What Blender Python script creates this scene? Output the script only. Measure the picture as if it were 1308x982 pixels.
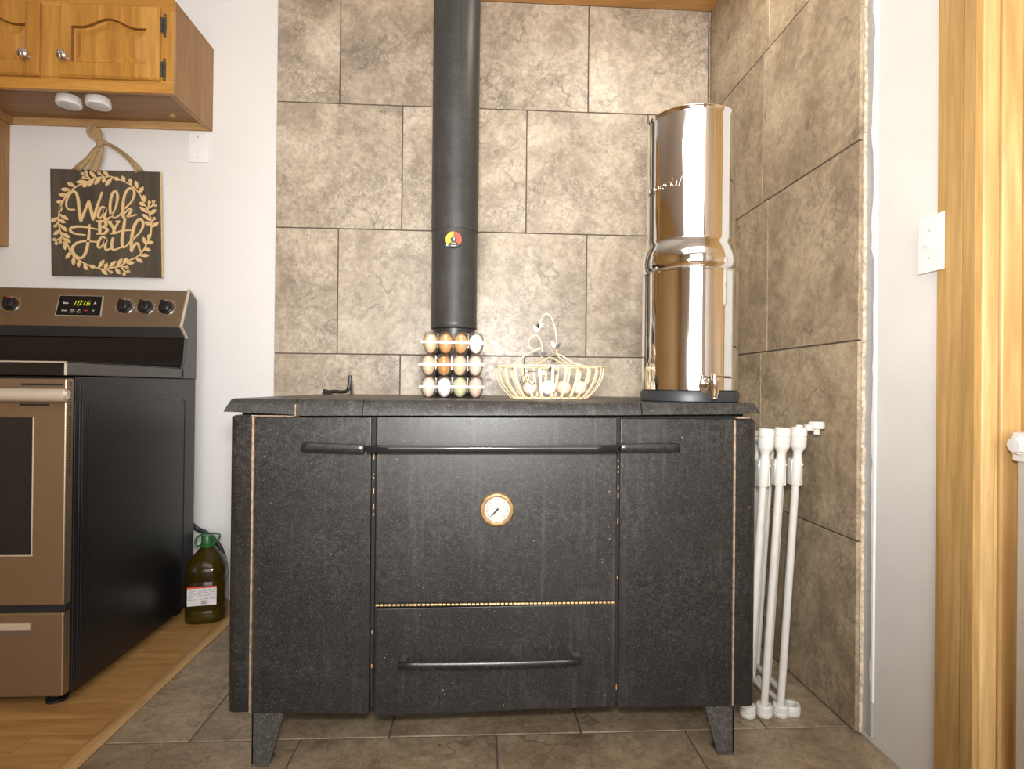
import bpy, bmesh, math, random
from mathutils import Vector, Matrix
random.seed(7)
C = bpy.context.scene.collection
S = bpy.context.scene
for o in list(bpy.data.objects): bpy.data.objects.remove(o)

# ---------------------------------------------------------------- camera, world, lights, exposure
FPX = 746.38; YAW, PITCH, ROLL, CAMH = .0546, .0039, .0099, .8702
cy, sy, cp, sp = math.cos(YAW), math.sin(YAW), math.cos(PITCH), math.sin(PITCH)
FWD = Vector((sy*cp, cy*cp, sp)); r0 = Vector((cy, -sy, 0)); u0 = r0.cross(FWD)
RGT = math.cos(ROLL)*r0 + math.sin(ROLL)*u0; UP = -math.sin(ROLL)*r0 + math.cos(ROLL)*u0
EYE = Vector((0, 0, CAMH))
cd = bpy.data.cameras.new('camera'); cam = bpy.data.objects.new('camera', cd); C.objects.link(cam)
cd.sensor_width = 36; cd.lens = FPX/1308*36; cd.clip_start = .02
m = Matrix((RGT, UP, -FWD)).transposed().to_4x4(); m.translation = EYE; cam.matrix_world = m
S.camera = cam
S.view_settings.view_transform = 'Standard'; S.view_settings.look = 'None'
S.view_settings.gamma = 1; S.view_settings.use_curve_mapping = False
S.view_settings.exposure = -0.43

w = bpy.data.worlds.new('world'); S.world = w; w.use_nodes = True
w.node_tree.nodes['Background'].inputs[0].default_value = (.86, .93, 1, 1)
w.node_tree.nodes['Background'].inputs[1].default_value = 4.0

def area(name, loc, target, sx, sy_, power, col=(1, 1, 1), spread=180):
    l = bpy.data.lights.new(name, 'AREA'); l.shape = 'RECTANGLE'; l.size = sx; l.size_y = sy_
    l.energy = power; l.color = col; l.spread = math.radians(spread)
    o = bpy.data.objects.new(name, l); C.objects.link(o); o.location = loc
    o.rotation_euler = (Vector(target)-Vector(loc)).to_track_quat('-Z', 'Y').to_euler()
    return o
area('unseen_window_light', (.15, -2.28, 1.3), (.05, 2.4, 1.5), 1.9, 1.7, 66, (1, .99, .99))  # added area light for the invented, unseen window behind the camera
area('camera_flash', (0, -.03, 1.00), (.03, 2.4, 1.62), .12, .08, 37, (1, .985, .96), 118)
area('bounced_flash', (.0, -.5, 2.40), (.0, .9, 0), 2.2, 1.4, 47, (1, .98, .95))
area('stove_downlight', (.63, 1.72, 2.455), (.63, 1.8, 0), .10, .10, 8.0, (1, .93, .82))

# ---------------------------------------------------------------- helpers
def ray(px, py):
    return RGT*((px-654)/FPX) + UP*(-(py-491)/FPX) + FWD
def aty(px, py, Y): d = ray(px, py); return EYE + d*(Y/d.y)
def atz(px, py, Z): d = ray(px, py); return EYE + d*((Z-CAMH)/d.z)
def atx(px, py, X): d = ray(px, py); return EYE + d*(X/d.x)

class MB:
    """collects shapes in world coordinates, links them as one mesh object"""
    def __init__(s): s.bm = bmesh.new(); s.bev = False
    def box(s, x0, x1, y0, y1, z0, z1, bev=0, seg=2):
        b = bmesh.new(); bmesh.ops.create_cube(b, size=1)
        for v in b.verts:
            v.co = Vector(((x0+x1)/2+v.co.x*(x1-x0), (y0+y1)/2+v.co.y*(y1-y0), (z0+z1)/2+v.co.z*(z1-z0)))
        if bev: s.bev = True; bmesh.ops.bevel(b, geom=b.edges[:], offset=bev, segments=seg, affect='EDGES', profile=.5, clamp_overlap=True)
        return s.add(b)
    def add(s, b, M=None):
        if M is not None: bmesh.ops.transform(b, matrix=M, verts=b.verts)
        me = bpy.data.meshes.new('t'); b.to_mesh(me); b.free(); s.bm.from_mesh(me); bpy.data.meshes.remove(me)
        return s
    def loft(s, loops, closed=True, cap0=True, cap1=True):
        rows = [[s.bm.verts.new(p) for p in L] for L in loops]; n = len(rows[0])
        for a, b in zip(rows, rows[1:]):
            for i in range(n if closed else n-1):
                j = (i+1) % n
                try: s.bm.faces.new((a[i], a[j], b[j], b[i]))
                except ValueError: pass
        if closed and cap0: s.bm.faces.new(rows[0][::-1])
        if closed and cap1: s.bm.faces.new(rows[-1])
        return s
    def prism(s, poly, axis, d0, d1, bev=0):
        """poly of 2D points; axis x: (y,z), y: (x,z), z: (x,y)"""
        f = {'x': lambda a, b, d: (d, a, b), 'y': lambda a, b, d: (a, d, b), 'z': lambda a, b, d: (a, b, d)}[axis]
        b = bmesh.new()
        r = [[b.verts.new(f(p[0], p[1], d)) for p in poly] for d in (d0, d1)]
        n = len(poly)
        for i in range(n): b.faces.new((r[0][i], r[0][(i+1) % n], r[1][(i+1) % n], r[1][i]))
        b.faces.new(r[0][::-1]); b.faces.new(r[1])
        if bev: s.bev = True; bmesh.ops.bevel(b, geom=b.edges[:], offset=bev, segments=2, affect='EDGES', profile=.5, clamp_overlap=True)
        return s.add(b)
    def tube(s, pts, r, n=8, caps=True, closed=False, flat=None):
        pts = [Vector(p) for p in pts]; rr = r if isinstance(r, (list, tuple)) else [r]*len(pts)
        loops = []; prev = None; N = len(pts)
        for i, p in enumerate(pts):
            if closed: t = pts[(i+1) % N]-pts[i-1]
            else: t = pts[min(i+1, N-1)]-pts[max(i-1, 0)]
            t.normalize()
            if prev is None:
                a = Vector((0, 0, 1)) if abs(t.z) < .9 else Vector((1, 0, 0))
                u = t.cross(a).normalized()
            else:
                u = (prev - t*prev.dot(t)).normalized()
            prev = u; v = t.cross(u)
            fl = flat if flat else 1
            loops.append([p + (u*math.cos(k*2*math.pi/n) + v*fl*math.sin(k*2*math.pi/n))*rr[i] for k in range(n)])
        if closed: loops.append(loops[0])
        return s.loft(loops, True, caps and not closed, caps and not closed)
    def lathe(s, prof, c, n=32, axis='z', M=None):
        """prof: (radius, height)"""
        b = bmesh.new(); rows = []
        for r, h in prof:
            rows.append([b.verts.new((r*math.cos(2*math.pi*k/n), r*math.sin(2*math.pi*k/n), h)) for k in range(n)])
        for A, B in zip(rows, rows[1:]):
            for k in range(n): b.faces.new((A[k], A[(k+1) % n], B[(k+1) % n], B[k]))
        b.faces.new(rows[0][::-1]); b.faces.new(rows[-1])
        bmesh.ops.remove_doubles(b, verts=b.verts, dist=1e-6)
        R = {'z': Matrix.Identity(4), 'y': Matrix.Rotation(math.pi/2, 4, 'X'), 'x': Matrix.Rotation(math.pi/2, 4, 'Y')}[axis]
        if M is not None: R = M
        return s.add(b, Matrix.Translation(Vector(c)) @ R)
    def build(s, name, mat=None, parent=None, smooth=True, kind=None, ang=35, M=None, loc=None):
        bmesh.ops.recalc_face_normals(s.bm, faces=s.bm.faces)
        if M is not None: bmesh.ops.transform(s.bm, matrix=M, verts=s.bm.verts)
        off = loc if loc is not None else (parent.get('_o') if parent else None)
        if off is not None: bmesh.ops.translate(s.bm, vec=-Vector(off), verts=s.bm.verts)
        if smooth:
            for f in s.bm.faces: f.smooth = True
            for e in s.bm.edges:
                if len(e.link_faces) == 2 and e.calc_face_angle(0) > math.radians(ang): e.smooth = False
        me = bpy.data.meshes.new(name); s.bm.to_mesh(me); s.bm.free()
        o = bpy.data.objects.new(name, me); C.objects.link(o)
        if mat: me.materials.append(mat)
        if s.bev and smooth: wn_ = o.modifiers.new('wn', 'WEIGHTED_NORMAL'); wn_.keep_sharp = True; wn_.weight = 100
        if parent: o.parent = parent; o['_o'] = parent['_o'] if loc is None else list(loc)
        else: o['_o'] = list(loc) if loc is not None else [0, 0, 0]
        if loc is not None:
            o.location = Vector(loc) - (Vector(parent['_o']) if parent else Vector((0, 0, 0)))
        if kind: o['kind'] = kind
        return o

def tag(o, label=None, cat=None, group=None):
    if label: o['label'] = label
    if cat: o['category'] = cat
    if group: o['group'] = group
    return o
def thing(name, loc, label, cat, group=None):
    o = bpy.data.objects.new(name, None); C.objects.link(o); o.empty_display_size = .05
    o.location = loc; o['_o'] = list(loc)
    return tag(o, label, cat, group)
def copy_tree(o, parent=None):
    c = o.copy(); C.objects.link(c)
    if parent: c.parent = parent
    for ch in o.children: copy_tree(ch, c)
    return c
def spline(pts, k=6):
    """Catmull-Rom through tuples of any length"""
    P = [pts[0]] + list(pts) + [pts[-1]]; out = []
    for i in range(1, len(P)-2):
        for j in range(k):
            t = j/k
            out.append(tuple(.5*((2*b)+(c-a)*t+(2*a-5*b+4*c-d)*t*t+(3*b-a-3*c+d)*t**3) for a, b, c, d in zip(P[i-1], P[i], P[i+1], P[i+2])))
    out.append(tuple(pts[-1])); return out
def text_bm(body, size, ext=.0004, shear=0, align='CENTER'):
    cu = bpy.data.curves.new('t', 'FONT'); cu.body = body; cu.size = size; cu.extrude = ext
    cu.align_x = align; cu.align_y = 'CENTER'; cu.shear = shear; cu.resolution_u = 3
    o = bpy.data.objects.new('t', cu); C.objects.link(o)
    dg = bpy.context.evaluated_depsgraph_get(); me = o.evaluated_get(dg).to_mesh()
    b = bmesh.new(); b.from_mesh(me); o.evaluated_get(dg).to_mesh_clear()
    bpy.data.objects.remove(o); bpy.data.curves.remove(cu); return b

# ---------------------------------------------------------------- materials
class NT:
    def __init__(s, name):
        s.m = bpy.data.materials.new(name); s.m.use_nodes = True; s.t = s.m.node_tree
        s.b = s.t.nodes['Principled BSDF']
    def n(s, kind, **kw):
        nd = s.t.nodes.new('ShaderNode'+kind)
        for k, v in kw.items():
            if k.startswith('i_'):
                key = k[2:].replace('_', ' ')
                nd.inputs[int(key) if key.isdigit() else key].default_value = v
            else: setattr(nd, k, v)
        return nd
    def l(s, a, b): s.t.links.new(a, b)
    def ramp(s, fac, stops):
        r = s.n('ValToRGB'); e = r.color_ramp.elements
        while len(e) < len(stops): e.new(.5)
        for el, (p, c) in zip(e, stops):
            el.position = p; el.color = (c[0], c[1], c[2], 1) if isinstance(c, (tuple, list)) else (c, c, c, 1)
        s.l(fac, r.inputs[0]); return r.outputs[0]
    def mix(s, fac, a, b, mode='MIX'):
        x = s.n('Mix', data_type='RGBA', blend_type=mode)
        for v, i in ((fac, 0), (a, 6), (b, 7)):
            if hasattr(v, 'links'): s.l(v, x.inputs[i])
            else: x.inputs[i].default_value = v if i == 0 else (v[0], v[1], v[2], 1)
        return x.outputs[2]
    def coord(s, scale=(1, 1, 1), rnd=0, which='Object'):
        tc = s.n('TexCoord'); mp = s.n('Mapping'); mp.inputs['Scale'].default_value = scale
        s.l(tc.outputs[which], mp.inputs[0])
        if rnd:
            oi = s.n('ObjectInfo'); cx = s.n('CombineXYZ'); ml = s.n('VectorMath', operation='SCALE')
            mm = s.n('Math', operation='MULTIPLY'); mm.inputs[1].default_value = 7.77
            s.l(oi.outputs['Random'], mm.inputs[0])
            s.l(oi.outputs['Random'], cx.inputs[0]); s.l(mm.outputs[0], cx.inputs[1]); s.l(oi.outputs['Random'], cx.inputs[2])
            s.l(cx.outputs[0], ml.inputs[0]); ml.inputs['Scale'].default_value = rnd
            s.l(ml.outputs[0], mp.inputs['Location'])
        return mp.outputs[0]
    def noise(s, v, scale, detail=4, rough=.5, dist=0, out=0):
        x = s.n('TexNoise'); s.l(v, x.inputs['Vector']); x.inputs['Scale'].default_value = scale
        x.inputs['Detail'].default_value = detail; x.inputs['Roughness'].default_value = rough; x.inputs['Distortion'].default_value = dist
        return x.outputs[out]
    def bump(s, h, strength=.2, dist=.002):
        x = s.n('Bump'); x.inputs['Strength'].default_value = strength; x.inputs['Distance'].default_value = dist
        s.l(h, x.inputs['Height']); s.l(x.outputs[0], s.b.inputs['Normal'])
    def set(s, **kw):
        for k, v in kw.items():
            k = {'col': 'Base Color', 'rough': 'Roughness', 'metal': 'Metallic', 'trans': 'Transmission Weight', 'coat': 'Coat Weight', 'ior': 'IOR', 'spec': 'Specular IOR Level', 'sss': 'Subsurface Weight'}[k]
            if hasattr(v, 'links'): s.l(v, s.b.inputs[k])
            elif k == 'Base Color': s.b.inputs[k].default_value = (v[0], v[1], v[2], 1)
            else: s.b.inputs[k].default_value = v
        return s
def plain(name, col, rough=.5, metal=0, var=.12, scale=30, bump=0, **kw):
    t = NT(name); v = t.coord(); f = t.noise(v, scale, 3)
    c = t.ramp(f, [(.3, [x*(1-var) for x in col]), (.7, [min(1, x*(1+var)) for x in col])])
    t.set(col=c, rough=rough, metal=metal, **kw)
    if bump: t.bump(f, bump, .001)
    return t.m
def tile_mat(name, tint=(1, 1, 1), rough=.34):
    t = NT(name); v = t.coord(rnd=23)
    big = t.noise(v, 3.2, 5, .6, 1.1); mid = t.noise(v, 11, 6, .68, 1.8); fine = t.noise(v, 55, 5, .7, .6)
    cl = t.n('Math', operation='ADD'); t.l(big, cl.inputs[0])
    m2 = t.n('Math', operation='MULTIPLY_ADD'); t.l(mid, m2.inputs[0]); m2.inputs[1].default_value = .55; m2.inputs[2].default_value = -.27
    t.l(m2.outputs[0], cl.inputs[1])
    T = lambda c: tuple(a*b for a, b in zip(c, tint))
    c = t.ramp(cl.outputs[0], [(.25, T((.20, .158, .114))), (.38, T((.305, .243, .174))), (.50, T((.405, .33, .238))), (.62, T((.485, .405, .298))), (.78, T((.575, .495, .38)))])
    c = t.mix(t.ramp(fine, [(.38, .34), (.56, 0)]), c, T((.14, .11, .08)))
    # hair cracks and veins
    dv = t.n('VectorMath', operation='ADD'); sc = t.n('VectorMath', operation='SCALE'); sc.inputs['Scale'].default_value = .45
    t.l(t.noise(v, 4, 4, .6, 0, 1), sc.inputs[0]); t.l(v, dv.inputs[0]); t.l(sc.outputs[0], dv.inputs[1])
    vo = t.n('TexVoronoi', feature='DISTANCE_TO_EDGE'); vo.inputs['Scale'].default_value = 2.6; t.l(dv.outputs[0], vo.inputs['Vector'])
    gate = t.ramp(t.noise(v, 6, 2), [(.5, 0), (.62, 1)])
    vein = t.ramp(vo.outputs['Distance'], [(0, 1), (.022, 0)])
    mm = t.n('Math', operation='MULTIPLY'); t.l(vein, mm.inputs[0]); t.l(gate, mm.inputs[1])
    m3 = t.n('Math', operation='MULTIPLY'); t.l(mm.outputs[0], m3.inputs[0]); m3.inputs[1].default_value = .55
    c = t.mix(m3.outputs[0], c, T((.09, .07, .055)))
    # curly mineral lines, strongest inside the dark patches
    q1 = t.noise(v, 13, 10, .74, 1.0); q2 = t.noise(v, 30, 8, .75, .6)
    pg = t.ramp(t.noise(v, 4.2, 6, .65, .8), [(.46, .12), (.60, 1)])
    for q_, wd_, st_ in ((q1, .026, .72), (q2, .035, .62)):
        ln = t.ramp(q_, [(.5-wd_, 0), (.5, st_), (.5+wd_*.6, 0)]); mq = t.n('Math', operation='MULTIPLY'); t.l(ln, mq.inputs[0]); t.l(pg, mq.inputs[1])
        c = t.mix(mq.outputs[0], c, T((.10, .08, .064)))
    pit = t.n('TexVoronoi'); pit.inputs['Scale'].default_value = 38; t.l(v, pit.inputs['Vector'])
    pm_ = t.n('Math', operation='MULTIPLY'); t.l(t.ramp(pit.outputs['Distance'], [(.08, .8), (.2, 0)]), pm_.inputs[0]); t.l(t.ramp(q2, [(.55, 0), (.62, 1)]), pm_.inputs[1])
    c = t.mix(pm_.outputs[0], c, T((.08, .062, .048)))
    pale = t.ramp(t.noise(v, 16, 5, .7, 2.4), [(.60, 0), (.72, .4)])
    c = t.mix(pale, c, T((.55, .47, .36)))
    t.set(col=c, rough=t.ramp(fine, [(.3, rough+.12), (.7, rough-.04)]), spec=.45)
    t.bump(mid, .22, .002); return t.m
def wood_mat(name, cols, axis='z', scale=1, rough=.4, knots=True, rnd=9, coat=.0, band=7):
    """cols: dark, mid, light; grain runs along axis"""
    t = NT(name); st = {'x': (.09, 1, 1), 'y': (1, .09, 1), 'z': (1, 1, .07)}[axis]
    v = t.coord(tuple(a*scale for a in st), rnd)
    n1 = t.noise(v, band, 4, .55, 1.4); n2 = t.noise(v, 70, 4, .6, .3)
    c = t.ramp(n1, [(.3, cols[0]), (.5, cols[1]), (.7, cols[2])])
    c = t.mix(t.ramp(n2, [(.35, .35), (.6, 0)]), c, tuple(x*.62 for x in cols[0]))
    wv = t.n('TexWave', wave_type='BANDS', bands_direction='DIAGONAL'); t.l(v, wv.inputs[0]); wv.inputs['Scale'].default_value = 5*scale; wv.inputs['Distortion'].default_value = 9; wv.inputs['Detail'].default_value = 2; wv.inputs['Detail Scale'].default_value = .6
    c = t.mix(t.ramp(wv.outputs[1], [(.0, .28), (.45, 0)]), c, tuple(x*.75 for x in cols[0]))
    if knots:
        vk = t.coord({'x': (.35, 1, 1), 'y': (1, .35, 1), 'z': (1, 1, .35)}[axis], rnd)
        vo = t.n('TexVoronoi'); vo.inputs['Scale'].default_value = 4.6; t.l(vk, vo.inputs['Vector'])
        c = t.mix(t.ramp(vo.outputs['Distance'], [(.03, .75), (.10, 0)]), c, tuple(x*.35 for x in cols[0]))
    t.set(col=c, rough=rough, coat=coat); t.bump(n2, .08, .001); return t.m
def stove_mat(name, base=.0095, wear=.10, rough=(.30, .50), fleck=1.0):
    t = NT(name); v = t.coord(); vs = t.coord((1, 1, .05))
    a = t.noise(v, 6, 10, .75, .3); b = t.noise(vs, 34, 6, .7); d = t.noise(v, 260, 3, .8); e = t.noise(v, 70, 8, .82, .2)
    c = t.ramp(a, [(.36, (base*.75, base*.68, base*.6)), (.52, (base, base*.94, base*.88)), (.70, (base*1.7, base*1.65, base*1.6))])
    g1 = t.ramp(t.noise(v, 7, 4, .6, .4), [(.42, .25), (.62, 1)]); g2 = t.n('Math', operation='MULTIPLY'); t.l(t.ramp(e, [(.46, 0), (.64, .42)]), g2.inputs[0]); t.l(g1, g2.inputs[1])
    c = t.mix(g2.outputs[0], c, (wear*.70, wear*.66, wear*.62))
    c = t.mix(t.ramp(b, [(.56, 0), (.74, .34)]), c, (wear, wear*.9, wear*.8))
    c = t.mix(t.ramp(d, [(.52, 0), (.74, .6)]), c, (wear*1.1, wear*1.0, wear*.88))
    vo = t.n('TexVoronoi'); vo.inputs['Scale'].default_value = 60; t.l(v, vo.inputs['Vector'])
    sp_ = t.ramp(vo.outputs['Distance'], [(.05, .8*fleck), (.13, 0)]); g = t.ramp(t.noise(v, 26, 2), [(.60, 0), (.68, 1)])
    mm = t.n('Math', operation='MULTIPLY'); t.l(sp_, mm.inputs[0]); t.l(g, mm.inputs[1])
    c = t.mix(mm.outputs[0], c, (.30, .26, .22))
    t.set(col=c, rough=t.ramp(e, [(.3, rough[0]), (.7, rough[1])]), spec=.42)
    t.bump(e, .10, .001); return t.m

M = {}
M['tile'] = tile_mat('stone_tile', (1.08, 1.09, 1.13)); M['tile_shaded'] = tile_mat('stone_tile_shaded', (.96, .91, .83)); M['floor_tile_dim'] = tile_mat('floor_stone_dimmed', (.74, .68, .60), .38)  # side and floor copies darkened: grazing and dim light put into the colour
M['grout'] = plain('grout', (.10, .075, .06), .9)
M['paint'] = plain('white_wall_paint', (.71, .69, .665), .6, var=.015, scale=90, bump=.15)
M['paint_right'] = plain('white_drywall', (.74, .72, .69), .55, var=.03, scale=6)
M['thinset'] = plain('backer_board', (.55, .45, .33), .95, var=.35, scale=80, bump=.8)
M['bead'] = plain('galvanised_bead', (.52, .54, .57), .45, .5, var=.12, scale=200)
M['plaster'] = plain('plaster_smear', (.84, .83, .80), .8, var=.05, bump=.4)
M['pine'] = wood_mat('pine_board_lit', ((.56, .33, .12), (.70, .46, .19), (.78, .58, .29)), 'z', 1.4, .38)  # lighter copy: flash light on the camera-facing boards put into the colour
M['pine_dark'] = wood_mat('pine_board_shaded', ((.42, .24, .075), (.54, .33, .115), (.61, .40, .16)), 'z', 1.7, .45)  # darker copy of the pine: shade on sideways boards put into the colour
M['oak'] = wood_mat('oak_front', ((.37, .165, .028), (.53, .255, .05), (.62, .335, .085)), 'x', 1.3, .32, False)
M['oak_v'] = wood_mat('oak_door', ((.35, .155, .026), (.51, .245, .048), (.60, .325, .08)), 'z', 1.3, .3, False)
M['glaze'] = plain('dark_glaze_in_groove', (.16, .065, .012), .35)
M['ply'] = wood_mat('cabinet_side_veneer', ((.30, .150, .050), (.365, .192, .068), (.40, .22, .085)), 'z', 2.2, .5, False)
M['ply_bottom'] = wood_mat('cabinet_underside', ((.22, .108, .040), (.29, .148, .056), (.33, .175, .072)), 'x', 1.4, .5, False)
M['ply_edge'] = wood_mat('cabinet_rail', ((.40, .23, .09), (.50, .30, .13), (.55, .35, .16)), 'x', 1.4, .5, False)
M['plank'] = wood_mat('laminate_plank', ((.34, .165, .05), (.46, .25, .085), (.55, .33, .13)), 'x', 1.5, .35, False)
M['strip'] = wood_mat('transition_strip', ((.40, .22, .085), (.48, .28, .11), (.54, .33, .14)), 'y', 1.6, .35, False)
M['ceiling'] = wood_mat('ceiling_wood', ((.42, .20, .05), (.55, .28, .08), (.62, .35, .11)), 'x', 1, .4, False)
M['stove'] = stove_mat('stove_black_paint'); M['stove_top'] = stove_mat('stove_cast_iron', .017, .14, (.26, .44))
M['iron'] = stove_mat('iron_handle', .009, .05, (.22, .36), .5); M['leg'] = stove_mat('worn_leg_iron', .042, .26, (.45, .6))
M['gap'] = plain('gap_shade', (.006, .006, .006), .8)  # near-black standing for the shade inside gaps, seams and slots
M['brass'] = plain('aged_brass', (.42, .27, .125), .5, .6, var=.35, scale=60)
M['edge'] = plain('worn_edge_strip', (.30, .21, .145), .6, .2, var=.4, scale=70)
M['pipe'] = stove_mat('stove_pipe_black', .030, .09, (.36, .48), .3)
M['rail'] = plain('glossy_black_enamel', (.010, .010, .011), .13)
M['white_enamel'] = plain('dial_face', (.36, .36, .335), .5, var=.06, scale=120)
M['black'] = plain('black_plastic', (.012, .012, .013), .3)
M['rubber'] = plain('black_rubber', (.022, .024, .028), .45)
M['steel'] = plain('polished_steel', (.82, .81, .79), .05, 1, var=.03, scale=12)
M['chrome'] = plain('chrome', (.80, .79, .78), .08, 1, var=.02)
M['range_steel'] = plain('bronze_stainless', (.36, .275, .185), .36, .85, var=.05, scale=160)
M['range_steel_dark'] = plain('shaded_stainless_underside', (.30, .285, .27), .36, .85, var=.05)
M['range_black'] = plain('range_black_enamel', (.011, .0105, .011), .33, var=.3, scale=220, bump=.5)
M['range_cap'] = plain('range_end_panel_grey', (.075, .072, .068), .4, var=.1, scale=200)
M['glass_black'] = plain('black_ceramic_glass', (.008, .008, .008), .08)
M['oven_glass'] = plain('oven_window_glass', (.014, .014, .014), .12)
M['alu'] = plain('brushed_aluminium', (.60, .53, .42), .34, .45, var=.04)
M['white_plastic'] = plain('white_plastic', (.80, .79, .77), .35, var=.02)
M['white_metal'] = plain('white_painted_metal', (.56, .535, .49), .35, var=.05)
M['gate_plastic'] = plain('ivory_plastic', (.60, .58, .535), .35, var=.02)
M['cream'] = plain('cream_wire_paint', (.70, .57, .36), .5, var=.3, scale=70)
M['rust'] = plain('rusty_paint', (.42, .20, .06), .8, var=.5, scale=120)
M['darkgreen'] = plain('dark_metal_leaf', (.055, .045, .030), .6, var=.5, scale=90)
M['sign_dark'] = wood_mat('dark_stained_board', ((.052, .040, .028), (.075, .058, .040), (.10, .078, .055)), 'z', 1.5, .6, False)
M['sign_light'] = plain('raw_birch', (.70, .49, .235), .6, var=.1, scale=200)
M['burlap'] = plain('burlap', (.36, .25, .125), .9, var=.3, scale=300, bump=1)
M['cap_green'] = plain('green_cap', (.018, .10, .03), .35)
M['red'] = plain('red_print', (.60, .05, .03), .5); M['yellow'] = plain('yellow_print', (.62, .36, .015), .5)
M['orange'] = plain('orange_red_print', (.55, .045, .015), .5)
M['ink'] = plain('grey_ink', (.12, .11, .11), .6); M['paper'] = plain('label_paper', (.62, .59, .59), .6, var=.08)
M['print_white'] = plain('white_print', (.75, .75, .74), .5); M['lens'] = plain('frosted_lens', (.62, .62, .60), .5)
t = NT('clock_led'); t.set(col=(.1, .1, 0)); t.b.inputs['Emission Color'].default_value = (.85, .95, .02, 1); t.b.inputs['Emission Strength'].default_value = 1.1; M['led'] = t.m
t = NT('olive_oil_plastic'); v = t.coord(); t.set(col=t.ramp(t.noise(v, 8), [(.3, (.030, .020, .0015)), (.7, (.065, .043, .003))]), rough=.12, trans=.4, ior=1.35); M['oil'] = t.m
t = NT('clear_plastic'); v = t.coord(); tr = t.n('BsdfTransparent'); gl = t.n('BsdfGlossy'); gl.inputs['Roughness'].default_value = .12
tr.inputs[0].default_value = (.97, .97, .97, 1); lw = t.n('LayerWeight'); lw.inputs[0].default_value = .35
f = t.n('MapRange'); t.l(lw.outputs['Facing'], f.inputs[0]); f.inputs['To Min'].default_value = .10; f.inputs['To Max'].default_value = .60
mx = t.n('MixShader'); t.l(f.outputs[0], mx.inputs[0]); t.l(tr.outputs[0], mx.inputs[1]); t.l(gl.outputs[0], mx.inputs[2])
t.l(mx.outputs[0], t.t.nodes['Material Output'].inputs[0]); M['clear'] = t.m
t = NT('clear_plastic_edge'); tr = t.n('BsdfTransparent'); df = t.n('BsdfPrincipled'); df.inputs['Base Color'].default_value = (.72, .71, .70, 1); df.inputs['Roughness'].default_value = .2
mx = t.n('MixShader'); mx.inputs[0].default_value = .26; t.l(tr.outputs[0], mx.inputs[1]); t.l(df.outputs[0], mx.inputs[2]); t.l(mx.outputs[0], t.t.nodes['Material Output'].inputs[0]); M['clear_edge'] = t.m  # whitish diffuse share paints the highlight along the carton flange
EGG = {k: plain('egg_'+k, c, .5, var=.05, scale=60, sss=.0) for k, c in dict(cream=(.62, .44, .28), tan=(.56, .29, .11), brown=(.52, .23, .07), white=(.74, .73, .71), blush=(.60, .44, .33), green=(.48, .48, .27), pale=(.64, .51, .40)).items()}

# ---------------------------------------------------------------- setting
YB, XR, WY, WX = 2.411, .957, 2.424, .977      # tile faces; painted faces
YE, YC = 1.431, 1.10                            # end of right tiling; end corner of the right wall
ZA, PT, CEIL = 2.0168, .51, 2.465
G = .0022                                       # half a joint
def struct(name, mb, mat): return mb.build(name, mat, None, kind='structure')
floor = struct('floor', MB().box(-2.7, 2.6, -2.4, 2.55, -.06, -.008), M['plank'])
wall_back = struct('wall_back', MB().box(-2.7, 1.2, WY, 2.55, -.06, 2.6), M['paint'])
wall_right = struct('wall_right', MB().box(WX, 1.18, YC+.02, WY, -.008, 2.6).box(1.075, 1.18, -.4, YC+.0199, -.008, 2.6), M['paint_right'])
struct('wall_left', MB().box(-2.8, -2.7, -2.4, 2.55, -.06, 2.6), M['pine_dark'])  # unseen wall; wood finish chosen for the filter's reflections
struct('wall_far_right', MB().box(2.6, 2.7, -2.4, 1.3, -.06, 2.6), M['pine_dark'])  # unseen wall; wood finish chosen for a gold band in the filter
struct('ceiling', MB().box(-2.7, 2.6, -2.4, WY, CEIL, CEIL+.06), M['paint'])
struct('trim_4', MB().box(-.80, WX-.001, 2.20, YB-.002, CEIL-.004, CEIL-.0002), M['ceiling'])
wf = MB()
for b in ((-2.7, -.9, 0, 2.6), (1.2, 2.6, 0, 2.6), (-.9, 1.2, 0, .4), (-.9, 1.2, 2.2, 2.6)): wf.box(b[0], b[1], -2.45, -2.35, b[2], b[3])
struct('wall_front', wf, M['paint'])
wn = MB()
for b in ((-.9, -.83, .4, 2.2), (1.13, 1.2, .4, 2.2), (.12, .18, .4, 2.2), (-.9, 1.2, .4, .46), (-.9, 1.2, 2.13, 2.2)): wn.box(b[0], b[1], -2.43, -2.36, b[2], b[3])
w1 = struct('unseen_window', wn, M['pine'])  # unseen window, invented and sized for the filter's reflections and the light
MB().box(-.83, 1.13, -2.402, -2.398, .46, 2.13).build('pane', M['clear'], w1)
# grout beds and tiles, each tile an object
MB().box(-.833, XR+.012, YB+.0045, WY, -.004, CEIL).build('grout_bed', M['grout'], wall_back)
def wall_tile(par, mat, x0, x1, z0, z1, right=False):
    e = random.uniform(-.0006, .0006)
    if right: mb = MB().box(XR+e, XR+.0095, x0+G, x1-G, z0+G, z1-G, .0012, 1); loc = (XR, x0, z0)
    else: mb = MB().box(x0+G, x1-G, YB+e, YB+.012, z0+G, z1-G, .0012, 1); loc = (x0, YB, z0)
    return mb.build('tile', mat, par, loc=loc)
for r in range(-1, 4):
    z1 = ZA - r*PT; z0 = max(z1-PT, -.002); z1 = min(z1, CEIL-.002)
    x = -.5821 + (.255 if r % 2 == 0 else 0) - 2*PT
    while x < XR:
        a, b = max(x, -.835), min(x+PT, XR+.002)
        if b-a > .01: wall_tile(wall_back, M['tile'], a, b, z0, z1)
        x += PT
MB().box(XR+.0046, XR+.0115, YE+.004, YB+.003, .0, CEIL-.001).build('grout_bed', M['grout'], wall_right)
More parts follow.
